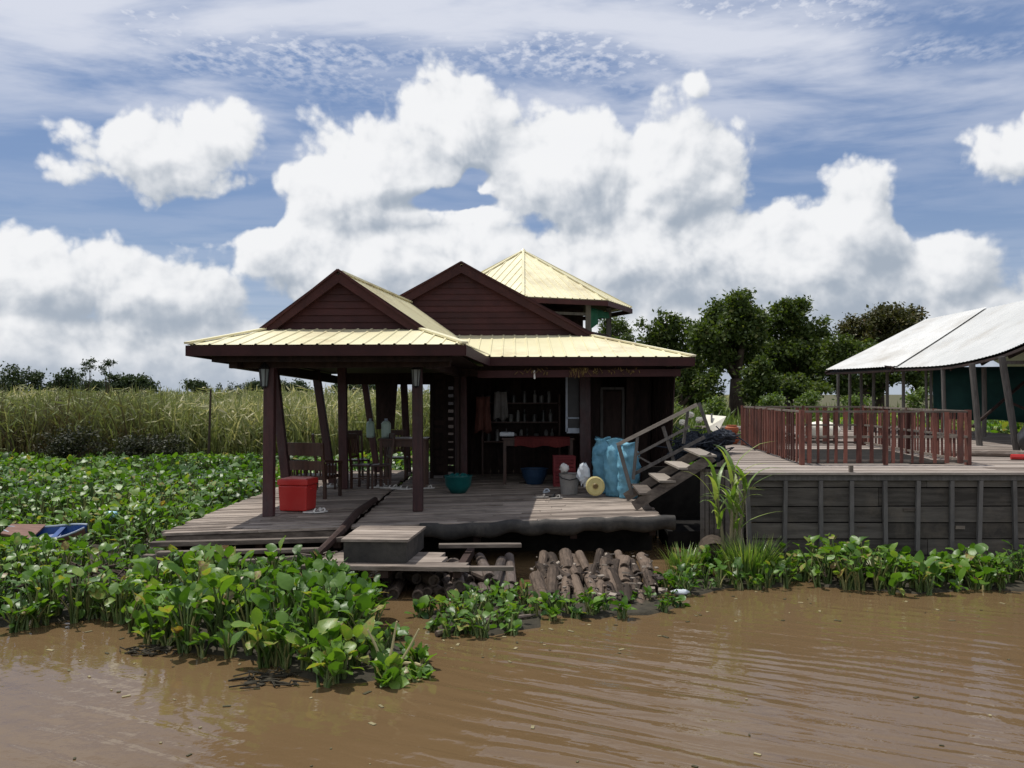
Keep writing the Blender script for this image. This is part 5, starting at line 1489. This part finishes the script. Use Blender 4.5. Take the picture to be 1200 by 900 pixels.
# stray dry stalks by the front clump, floating bits
for (x0_, y0_, x1_, y1_, d0, lab) in ((452, 790, 465, 728, 7.4, 'upright dry yellow stalk standing at the tip of the front clump'), (468, 778, 491, 737, 7.6, 'slanting dry yellow stalk right of the upright one'),
                                      (446, 772, 431, 738, 7.5, 'short dry stalk leaning left at the clump edge')):
    mb = MB(); mb.tube([P(x0_, y0_, d0), P((x0_ + x1_) / 2 + 1, (y0_ + y1_) / 2, d0), P(x1_, y1_, d0)], [.013, .012, .008], 6); tag(mb.build('dry_stalk', 'straw'), lab, 'stalk')
mb = MB(); mb.tube([(-1.25, 7.62, .02), (-1.05, 7.75, .05), (-.85, 7.78, .03), (-.70, 7.72, .01)], [.014, .018, .016, .008], 7); tag(mb.build('water_weed', 'straw'), 'pale fat stem floating off the clump tip', 'stem')
for (px, py, s, lab) in ((318, 797, .7, 'dark drifting weed at the foot of the front clump'), (178, 764, .55, 'dark drooping leaf tuft in the open water')):
    d0 = EYE * F / (py - HZ); x = (px - 600) / F * d0
    mb = MB()
    for k in range(int(70 * s)):
        a = U(0, 6.28); q = .30 * s * math.sqrt(random.random()); c = Vector((x + math.cos(a) * q * 1.4, d0 + math.sin(a) * q, U(0, .02)))
        if k % 3: mb.tube([c, c + Vector((U(-.08, .08), U(-.06, .06), U(0, .03))), c + Vector((U(-.15, .15), U(-.1, .1), U(-.01, .02)))], .007, 5)
        else: mb.box(c, (U(.03, .09), U(.03, .06), .006), Matrix.Rotation(U(0, 6), 3, 'Z') @ Matrix.Rotation(U(-.4, .4), 3, 'X'))
    tag(mb.build('drift_weed', 'mud'), lab, 'weed')
mb = MB()
for k in range(130):
    px, py = random.choice(((U(60, 480), U(735, 830)), (U(480, 800), U(728, 775)), (U(800, 1200), U(692, 730)), (U(0, 1200), U(700, 900))))
    d0 = EYE * F / (py - HZ); sz = U(.008, .03)
    mb.box(((px - 600) / F * d0, d0, .004), (sz * U(1, 3), sz, .006), Matrix.Rotation(U(0, 6), 3, 'Z'))
tag(mb.build('floating_bits', mat('leaf_litter', (.05, .045, .02), (.28, .24, .13), .7, 4, rnd_w=2.0)), 'scattered leaf scraps and twigs drifting on the river', kind='stuff')
# branch drifting before the low patch
mb = MB(); mb.tube([(-.75, 8.75, .03), (-.35, 9.1, .05), (.0, 9.35, .03), (.25, 9.4, .06)], [.03, .035, .03, .012], 7); tag(mb.build('drift_branch', 'logdark'), 'dark branch floating in front of the low hyacinth patch', 'branch')
# dark debris left of the deck corner
mb = MB()
for k in range(90):
    x = U(-5.6, -3.9); y = U(9.9, 11.3); mb.tube([(x, y, U(.08, .2)), (x + U(-.3, .3), y + U(-.2, .2), U(.1, .3)), (x + U(-.5, .5), y + U(-.3, .3), U(.08, .26))], [.026, .02, .008], 5)
tag(mb.build('dead_branches', 'bark'), 'dead brown twigs matted at the left corner of the deck', kind='stuff')
mb = MB()
for k in range(60):
    x = U(3.9, 4.65); y = U(11.1, 11.6); mb.tube([(x, y, U(.0, .15)), (x + U(-.2, .2), y + U(-.15, .15), U(.05, .25)), (x + U(-.35, .35), y + U(-.2, .2), U(.0, .2))], [.016, .012, .005], 5)
tag(mb.build('dead_branches', 'bark'), 'dark tangle of roots between the two hyacinth banks by the barge', kind='stuff')
# old drum at the foot of the cane
c = Vector(((838 - 600) / F * 11.9, 11.9, .20))
mb = MB(); mb.tube([c, c + Vector((.1, .6, .02))], [.20, .20], 16, caps=False); mb.tube([c + Vector((0, .01, 0)), c + Vector((.1, .6, .02))], [.175, .175], 16); tag(mb.build('rusty_drum', 'bark'), 'dark open-ended drum lying at the foot of the cane plant', 'drum')

# cane plant
c0 = Vector(((856 - 600) / F * 11.7, 11.7, .1))
t = thing('cane_plant', 'tall yellow-green cane plant with arching leaves before the barge corner', 'plant', c0)
for (dx, h, lx) in ((-.12, 1.05, -.12), (.0, 1.30, .05), (.10, 1.1, .18), (.04, .8, .08)):
    mb = MB(); mb.tube([c0 + Vector((dx * .5, 0, 0)), c0 + Vector((dx * .7 + lx * .3, 0, h * .5)), c0 + Vector((dx + lx * .6, 0, h))], [.028, .022, .012], 7); mb.build('stalk', 'stalk', t)
    vs = []; fs = []; rn = []
    mb = MB()
    for k in range(9):
        b0 = c0 + Vector((dx + lx * .6 * (.5 + k * .055), 0, h * (.50 + k * .06))); ph = U(0, 6.28); ln = U(.45, .85); el = U(1.0, 1.5); w = U(.022, .038)
        pts = []; cur = b0.copy(); e = el
        for s in range(8):
            pts.append(cur.copy()); cur = cur + Vector((math.cos(ph) * math.cos(e), math.sin(ph) * math.cos(e), math.sin(e))) * (ln / 7); e -= U(.06, .36)
        sd = Vector((-math.sin(ph), math.cos(ph), 0)); vv = []
        for s, p in enumerate(pts):
            ww = w * (1 - (s / 7) ** 1.6) + .001; vv += [p - sd * ww, p + Vector((0, 0, -.3 * ww)), p + sd * ww]
        mb.add(vv, [(s * 3 + j, s * 3 + 3 + j, s * 3 + 4 + j, s * 3 + 1 + j) for s in range(7) for j in range(2)], U(.2, 1))
    mb.build('leaves', 'cane', t, smooth=True)
# grassy tuft below it
def tuft(cx, cy, n, h, rad, name, label, m, cat='grass'):
    N = n; ph = RNG.uniform(0, 6.28, N); r = rad * np.sqrt(RNG.random(N))
    B = np.stack([cx + np.cos(ph) * r, cy + np.sin(ph) * r * .6, np.full(N, .05)], 1); H = h * RNG.uniform(.5, 1.1, N)
    lean = RNG.uniform(.1, .7, N); out = np.stack([np.cos(ph), np.sin(ph), np.zeros(N)], 1); sd = np.stack([-np.sin(ph), np.cos(ph), np.zeros(N)], 1)
    vs = []
    for t_, w_ in ((0, 1), (.4, .9), (.75, .6), (1, .08)):
        p = B + out * (H * lean * t_ ** 2 * .8)[:, None] + np.array([0, 0, 1]) * (H * (t_ - .25 * lean * t_ ** 2))[:, None]
        vs += [p - sd * .008 * w_, p + sd * .008 * w_]
    V = np.stack(vs, 1).reshape(-1, 3); q = np.array([(0, 1, 3, 2), (2, 3, 5, 4), (4, 5, 7, 6)])
    Q = (q[None] + (np.arange(N) * 8)[:, None, None]).reshape(-1, 4)
    return tag(np_mesh(name, V, Q, np.repeat(RNG.random(N), 8), m), label, kind='stuff')
tuft(3.05, 11.4, 420, .55, .32, 'grass', 'tuft of grass at the foot of the cane plant', 'cane')
tuft(2.25, 11.6, 160, .4, .25, 'grass', 'thin grass by the right end of the bamboo heap', 'cane')


# tall grass field ------------------------------------------------------
def reeds(poly, dens, hfun, wfun, name, label, tone_fun, m='reed'):
    X, Y = scatter(poly, dens); N = len(X)
    ph = RNG.uniform(0, 6.28, N); H = hfun(X, Y) * np.clip(RNG.normal(.84, .15, N), .4, 1.18); lean = RNG.uniform(.02, .62, N)
    fa = RNG.uniform(0, np.pi, N); sd = np.stack([np.cos(fa), np.sin(fa), np.zeros(N)], 1); out = np.stack([np.cos(ph), np.sin(ph), np.zeros(N)], 1)
    B = np.stack([X, Y, np.full(N, .1)], 1); W = wfun(X, Y) * RNG.uniform(.6, 1.4, N)
    vs = []; rn = []
    tone = tone_fun(X, Y) + RNG.normal(0, .16, N)
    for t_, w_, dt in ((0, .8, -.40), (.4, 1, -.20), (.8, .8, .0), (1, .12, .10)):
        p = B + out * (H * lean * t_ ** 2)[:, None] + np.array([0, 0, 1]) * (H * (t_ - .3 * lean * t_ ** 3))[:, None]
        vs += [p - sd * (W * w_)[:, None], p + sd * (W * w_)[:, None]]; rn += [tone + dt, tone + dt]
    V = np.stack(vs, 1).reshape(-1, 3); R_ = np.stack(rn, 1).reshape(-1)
    q = np.array([(0, 1, 3, 2), (2, 3, 5, 4), (4, 5, 7, 6)]); Q = (q[None] + (np.arange(N) * 8)[:, None, None]).reshape(-1, 4)
    return tag(np_mesh(name, V, Q, R_, m), label, kind='stuff')
def tone1(x, y):
    return .50 + (vnoise(x, y, .5, 21) - .5) * .5 + (vnoise(x, y, 1.7, 22) - .5) * .3 - .10 * np.exp(-((x + 17) / 3.5) ** 2)
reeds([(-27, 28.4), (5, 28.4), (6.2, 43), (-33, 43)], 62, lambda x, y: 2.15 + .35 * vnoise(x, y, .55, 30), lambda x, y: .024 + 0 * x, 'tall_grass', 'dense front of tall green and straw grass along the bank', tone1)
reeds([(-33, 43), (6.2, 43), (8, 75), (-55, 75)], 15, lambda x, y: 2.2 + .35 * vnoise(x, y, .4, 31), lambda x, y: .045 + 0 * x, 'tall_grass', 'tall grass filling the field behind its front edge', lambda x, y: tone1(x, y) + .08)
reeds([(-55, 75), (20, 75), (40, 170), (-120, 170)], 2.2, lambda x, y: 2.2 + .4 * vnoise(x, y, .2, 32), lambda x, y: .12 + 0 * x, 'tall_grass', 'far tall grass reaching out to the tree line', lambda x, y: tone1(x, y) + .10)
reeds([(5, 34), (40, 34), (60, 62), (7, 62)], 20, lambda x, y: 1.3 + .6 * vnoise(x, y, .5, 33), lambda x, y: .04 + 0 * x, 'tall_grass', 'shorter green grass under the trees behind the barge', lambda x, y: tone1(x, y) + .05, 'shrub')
# loose leaves, tufts and seed plumes through the front of the grass
def grass_leaves(poly, n, zlo, zhi, ln, name, label):
    p = np.array(poly); lo = p.min(0); hi = p.max(0); X = RNG.uniform(lo[0], hi[0], n); Y = RNG.uniform(lo[1], hi[1], n); k = pip(poly, X, Y); X, Y = X[k], Y[k]; n = len(X)
    top = zhi * (.82 + .36 * vnoise(X, Y, 1.3, 41) * vnoise(X, Y, .5, 42) + .10 * vnoise(X, Y, 3.1, 43)); Z = zlo + (top - zlo) * RNG.random(n) ** .75
    a = unit(RNG.normal(0, 1, (n, 3)) * np.array([1, 1, .8]) + np.array([0, 0, .35])); d = unit(np.cross(a, RNG.normal(0, 1, (n, 3))))
    L_ = ln * RNG.uniform(.4, 1.3, n); W = L_ * RNG.uniform(.07, .16, n); c = np.stack([X, Y, Z], 1)
    V = np.stack([c - a * L_[:, None], c - d * W[:, None], c + a * L_[:, None], c + d * W[:, None]], 1).reshape(-1, 3)
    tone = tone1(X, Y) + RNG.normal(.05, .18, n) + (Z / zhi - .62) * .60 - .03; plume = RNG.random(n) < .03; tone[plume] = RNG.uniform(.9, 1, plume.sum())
    return tag(np_mesh(name, V, np.arange(n * 4).reshape(-1, 4), np.repeat(tone, 4), 'reed', smooth=False), label, kind='stuff')
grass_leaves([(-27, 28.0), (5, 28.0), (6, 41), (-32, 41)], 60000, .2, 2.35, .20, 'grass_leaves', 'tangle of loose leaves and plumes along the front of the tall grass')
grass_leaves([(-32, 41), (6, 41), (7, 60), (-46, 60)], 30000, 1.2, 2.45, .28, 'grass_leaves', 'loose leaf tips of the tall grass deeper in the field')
# lone stick standing in the grass
mb = MB(); mb.tube([(P(244, 0, 28).x, 28, 0), (P(247, 0, 28).x, 28.0, P(0, 456, 28).z)], [.05, .03], 6); tag(mb.build('pole', 'bark'), 'lone thin stick standing at the edge of the tall grass', 'pole')


# trees and shrubs -------------------------------------------------------
def leaf_cloud(blobs, n, size, flat=.7, shell=.55):
    """leaf sprays spread through lumpy clumps; blobs are (x, y, z, rx, rz)"""
    bl = np.array(blobs, float); vol = (bl[:, 3] ** 2 * bl[:, 4]) ** .75; pr = vol / vol.sum()
    idx = RNG.choice(len(bl), n, p=pr); b = bl[idx]
    u = RNG.normal(0, 1, (n, 3)); u = unit(u); rad = (shell + (1 - shell) * RNG.random(n)) * (1 + RNG.normal(0, .10, n))
    c = b[:, :3] + u * rad[:, None] * np.stack([b[:, 3], b[:, 3], b[:, 4]], 1)
    # sub-clumping: pull the leaves together round random twig ends
    nt_ = max(8, n // 14); tw = c[RNG.integers(0, n, nt_)]
    ass = RNG.integers(0, nt_, n)
    near = c.copy(); pull = RNG.random(n) < .75
    tt = tw[ass]; near[pull] = tt[pull] + RNG.normal(0, size * 1.5, (pull.sum(), 3)) * np.array([1, 1, flat])
    c = near
    nn = unit(RNG.normal(0, 1, (n, 3)) + np.array([0, 0, .7])); a = unit(np.cross(nn, RNG.normal(0, 1, (n, 3)))); d = np.cross(nn, a)
    s = size * RNG.uniform(.5, 1.2, n); w = s * RNG.uniform(.35, .6, n)
    V = np.stack([c - a * s[:, None], c - d * w[:, None] - nn * (s * .1)[:, None], c + a * s[:, None], c + d * w[:, None] + nn * (s * .1)[:, None]], 1).reshape(-1, 3)
    Q = np.arange(n * 4).reshape(-1, 4)
    tone = RNG.normal(.45, .2, n) + (np.random.default_rng(3).random(nt_)[ass] - .5) * .5
    return V, Q, np.repeat(tone, 4)


def tree(name, label, x, y, trunk_r, blobs, n, size, m='tree', group=None, forks=True, base_z=.1, trunk_top=None):
    n = int(n * 2.0); size = size * .68
    # break each lump into smaller ones so that the outline is uneven
    sub = []
    for b in blobs:
        sub.append((b[0], b[1], b[2], b[3] * .82, b[4] * .82))
        for _ in range(8):
            a = U(0, 6.28); q = U(.65, 1.15); sub.append((b[0] + math.cos(a) * b[3] * q, b[1] + U(-.5, .5) * b[3], b[2] + math.sin(a) * b[4] * q, b[3] * U(.22, .42), b[4] * U(.22, .42)))
    t = thing(name, label, 'tree', (x, y, base_z), group)
    zc = min(b[2] for b in blobs) if trunk_top is None else trunk_top
    mb = MB(); fork = Vector((x + U(-.15, .15), y, max(.8, base_z + (zc - base_z) * .75)))
    mb.tube([(x, y, base_z - .2), (x + U(-.1, .1), y, (fork.z + base_z) / 2), fork], [trunk_r * 1.25, trunk_r, trunk_r * .8], 9)
    for b in blobs:
        e = Vector(b[:3]); mid = fork.lerp(e, .5) + Vector((U(-.2, .2), U(-.2, .2), U(.0, .3)))
        mb.tube([fork, mid, e + Vector((0, 0, b[4] * .3))], [trunk_r * .55, trunk_r * .32, trunk_r * .1], 6)
        if forks:
            for _ in range(3):
                mb.tube([mid, mid.lerp(e, .6) + Vector((U(-.3, .3), U(-.3, .3), U(-.1, .3))) * b[3], e + Vector((U(-.8, .8) * b[3], U(-.8, .8) * b[3], U(-.2, .8) * b[4]))], [trunk_r * .22, trunk_r * .14, trunk_r * .05], 5)
    mb.build('trunk', 'bark', t, smooth=True)
    V, Q, R_ = leaf_cloud(sub, n, size); np_mesh('crown', V, Q, R_, m, t, smooth=False)
    return t


def pb(d, lst):
    """crown lumps from (photo column, row, half width, half height) at depth d"""
    out = []
    for px, py, rx, ry in lst:
        p = P(px, py, d + U(-1.2, 1.2)); out.append((p.x, p.y, p.z, rx / F * d, ry / F * d))
    return out


gt = 'broadleaf trees behind the barge'
D0 = 50
def tx(px, d): return (px - 600) / F * d
tree('broadleaf_tree', 'dark dense tree rising just right of the cream eave', tx(800, 52), 52, .22, pb(52, [(772, 388, 20, 16), (798, 392, 28, 22), (768, 412, 22, 18), (790, 418, 26, 18), (815, 420, 24, 24), (790, 445, 30, 22), (822, 455, 20, 20)]), 7500, .20, group=gt)
tree('broadleaf_tree', 'tall tree with thick trunk standing behind the foam sheet', tx(862, 46), 46, .42, pb(46, [(840, 372, 20, 16), (868, 364, 22, 15), (850, 392, 26, 18), (880, 385, 18, 16), (828, 400, 18, 16), (872, 412, 20, 16), (845, 420, 14, 12)]), 8000, .20, group=gt)
tree('broadleaf_tree', 'full green tree in the middle of the row behind the picket pen', tx(925, 48), 48, .26, pb(48, [(928, 366, 20, 15), (905, 385, 20, 16), (940, 388, 24, 18), (915, 412, 26, 18), (950, 415, 22, 18), (925, 438, 34, 18), (965, 395, 10, 8)]), 8500, .20, group=gt)
tree('broadleaf_tree', 'browning tree touching the ridge end of the white tin roof', tx(1030, 50), 50, .26, pb(50, [(1035, 372, 20, 14), (1005, 385, 22, 14), (1060, 374, 16, 14), (1020, 398, 26, 18), (1050, 395, 24, 18), (1078, 372, 8, 5)]), 7000, .18, 'treedry', group=gt)
tree('broadleaf_tree', 'dark low tree behind the thin posts of the white-roofed house', tx(1000, 47), 47, .22, pb(47, [(990, 415, 24, 18), (1020, 425, 28, 20), (975, 440, 22, 18), (1050, 435, 28, 18), (1005, 452, 30, 14), (1080, 440, 22, 18)]), 7500, .19, group=gt)
tree('broadleaf_tree', 'dark shaded tree low behind the gangway handrail', tx(800, 44), 44, .20, pb(44, [(800, 440, 26, 20), (780, 455, 20, 14), (825, 452, 16, 16), (812, 462, 22, 10)]), 5000, .17, group=gt)
tree('broadleaf_tree', 'small tree crown peeping out under the tower eave', tx(722, 40), 40, .12, pb(40, [(722, 381, 16, 8), (712, 392, 14, 8), (733, 392, 10, 8), (725, 402, 16, 8)]), 1800, .12, group=gt)
tree('broadleaf_tree', 'dark tree low behind the left of the picket pen', tx(895, 44), 44, .20, pb(44, [(888, 440, 14, 18), (905, 452, 24, 14), (940, 456, 26, 12), (880, 460, 14, 12)]), 4500, .17, group=gt)
# pale shrubs at the trees' feet
gs = 'pale shrubs under the trees'
for (px, py, rx, ry, d0, lab) in ((838, 474, 13, 14, 36, 'rounded pale green shrub above the cream foam sheet'), (785, 482, 22, 16, 33, 'pale grassy shrub behind the gangway handrail'), (900, 470, 18, 10, 38, 'pale shrub behind the left corner of the picket pen'),
                                  (945, 466, 16, 12, 38, 'pale shrub behind the middle of the picket pen'), (1005, 470, 22, 9, 38, 'wide pale shrub between the thin house posts'), (1072, 462, 13, 12, 37, 'round pale shrub left of the green cloth wall')):
    c = P(px, py, d0); b = [(c.x + U(-.3, .3), c.y + U(-.3, .3), c.z + U(-.2, .1), rx / F * d0 * U(.6, .9), ry / F * d0 * U(.6, .95)) for _ in range(3)] + [(c.x, c.y, c.z * .5, rx / F * d0, max(.3, c.z * .5))]
    t = thing('shrub', lab, 'shrub', (c.x, c.y, .1), gs)
    V, Q, R_ = leaf_cloud(b, 1500, .09, shell=.3); np_mesh('foliage', V, Q, R_, 'shrub', t, smooth=False)
    mb = MB()
    for _ in range(6): mb.tube([(c.x, c.y, 0), (c.x + U(-.2, .2), c.y, c.z * .5), (c.x + U(-.4, .4), c.y + U(-.3, .3), c.z)], [.03, .02, .008], 5)
    mb.build('stem', 'bark', t)
# dark bushes at the grass front
for (px, py, rx, ry, lab) in ((86, 522, 32, 26, 'dark tangled bush at the foot of the tall grass'), (180, 523, 62, 20, 'wide low dark bush at the grass edge left of the deck')):
    d0 = 27.2; c = P(px, py, d0); b = [(c.x + U(-.6, .6) * rx / F * d0, d0 + U(-.2, .3), max(.35, c.z + U(-.2, .2)), min(rx, 30) / F * d0 * .75, ry / F * d0 * .8) for _ in range(4 + rx // 12)]
    t = thing('bush', lab, 'bush', (c.x, d0, .1), 'dark bushes along the bank')
    V, Q, R_ = leaf_cloud(b, 2600, .06, shell=.2); np_mesh('foliage', V, Q, R_, 'darkbush', t, smooth=False)
    mb = MB()
    for _ in range(14): mb.tube([(c.x, d0, 0), (c.x + U(-.4, .4), d0, c.z * .7), (c.x + U(-.9, .9), d0 + U(-.3, .3), c.z + U(.0, .5))], [.025, .015, .005], 5)
    mb.build('stem', 'bark', t)
# far tree line on the left
gf = 'far trees beyond the grass field'
FT = [([(8, 448, 22, 14), (30, 446, 18, 14), (45, 453, 14, 9)], 'broad dark far tree at the left edge of the photo', 700),
      ([(78, 446, 14, 11), (70, 455, 16, 8), (90, 455, 12, 8)], 'round-topped dark far tree second from the left', 600),
      ([(118, 456, 14, 7), (105, 458, 12, 6)], 'low dark far tree below the two wispy saplings', 400),
      ([(150, 450, 20, 11), (165, 451, 16, 10), (178, 457, 8, 6), (135, 455, 12, 8)], 'long humped dark far tree right of the saplings', 900),
      ([(231, 453, 10, 7), (235, 459, 7, 5)], 'small lone far tree left of the cream roof', 300),
      ([(300, 455, 9, 6), (297, 460, 8, 4)], 'small far tree seen left of the front corner post', 260),
      ([(331, 455, 9, 7), (328, 460, 8, 4)], 'small far tree just right of the front corner post', 260),
      ([(352, 454, 8, 7), (356, 460, 8, 4)], 'small far tree centred between the two leaning side posts', 260),
      ([(397, 456, 10, 7), (415, 455, 16, 7), (440, 456, 14, 7)], 'wide far tree seen under the back beam of the pavilion', 600)]
for lst, lab, n in FT:
    d0 = 170 + U(-10, 10); bl = pb(d0, lst); x = sum(b[0] for b in bl) / len(bl)
    tree('far_tree', lab, x, d0, .3, bl, int(n * 3.2), .50, 'fartree', gf, forks=False)
for (px, tw, lab) in ((103, [(104, 425, 5, 3), (99, 433, 4, 2), (107, 430, 3, 2), (96, 440, 3, 2)], 'tall wispy sapling with a flat top before the far trees'), (124, [(127, 425, 6, 2), (120, 432, 4, 2), (124, 437, 3, 2)], 'thin wispy sapling right of the flat-topped one')):
    d0 = 90; tree('sapling', lab, tx(px, d0), d0, .10, pb(d0, tw), 220, .20, 'fartree', 'wispy saplings', forks=False, trunk_top=3.0)
for (px, lab) in ((256, 'tiny bare far sapling left of the corner post'), (270, 'tiny far poplar sapling next to the corner post'), (279, 'tiny feathery far sapling under the left eave'), (288, 'tiny narrow far tree under the left eave')):
    d0 = 190; tree('far_tree', lab, tx(px, d0), d0, .12, pb(d0, [(px, 455, 3, 5), (px, 461, 3, 4)]), 160, .35, 'fartree', gf, forks=False)

# blue boat in the hyacinth -------------------------------------------------
bt = thing('rowing_boat', 'old blue-lined wooden boat half buried in the water hyacinth', 'boat', (0, 0, 0))
st = []; n = 13
for i in range(n):
    u = i / (n - 1); w = .34 * math.sin(min(1, (u + .16) * 1.15) * math.pi * .5) * (1 - max(0, u - .62) ** 2 * 5.2); w = max(w, .03)
    z = .22 + .10 * (2 * u - 1) ** 2; st.append((-.85 + 1.75 * u, w, z))
def hull_surf(ins):
    vs = []; fs = []
    for x, w, z in st:
        w2 = w - ins
        for a, zz in ((-1, z), (-.82, z * .45), (-.45, .06), (0, .03), (.45, .06), (.82, z * .45), (1, z)):
            vs.append((x, a * max(w2, .01), zz + ins * .8 * (zz < z)))
    for i in range(n - 1):
        for j in range(6): fs.append((i * 7 + j, (i + 1) * 7 + j, (i + 1) * 7 + j + 1, i * 7 + j + 1))
    fs.append(tuple(range(7))); fs.append(tuple((n - 1) * 7 + j for j in range(7)))
    return vs, fs
mb = MB(); mb.add(*hull_surf(0), .5); mb.build('hull', 'boatwood', bt, smooth=False)
mb = MB(); mb.add(*hull_surf(.03), .5); mb.build('lining', 'blue', bt, smooth=False)
for s in (-1, 1):
    mb = MB(); mb.tube([(x, s * (w - .01), z + .012) for x, w, z in st], .018, 6); mb.build('gunwale', 'rim', bt)
mb = MB(); mb.slab([(-.85, -.22, .335), (-.15, -.33, .262), (-.15, .33, .262), (-.85, .22, .335)], .03); mb.build('foredeck', 'boatwood', bt)
mb = MB(); mb.box((.25, 0, .20), (.12, .60, .03)); mb.build('thwart', 'blue', bt)
bt.location = (boat_c[0] - .05, boat_c[1] - .1, .03); bt.rotation_euler = (math.radians(14), math.radians(-1), math.radians(6)); bt.scale = (.68, .86, .9)
vs, fs = crumple((P(131, 612, 14.6).x, 14.6, .40), .09, 44, (1.2, 1, .8)); mb = MB(); mb.add(vs, fs, .5)
tag(mb.build('plastic_scrap', mat('pale_blue_plastic', (.25, .5, .7), (.5, .7, .85), .4, 5), smooth=True), 'pale blue plastic scrap lying on the hyacinth right of the boat', 'litter')
vs, fs = crumple((P(797, 700, 10.5).x, 10.5, .05), .07, 47, (1.6, 1, .5)); mb = MB(); mb.add(vs, fs, .5)
tag(mb.build('plastic_scrap', 'pale', smooth=True), 'white plastic scrap floating right of the bamboo heap', 'litter')
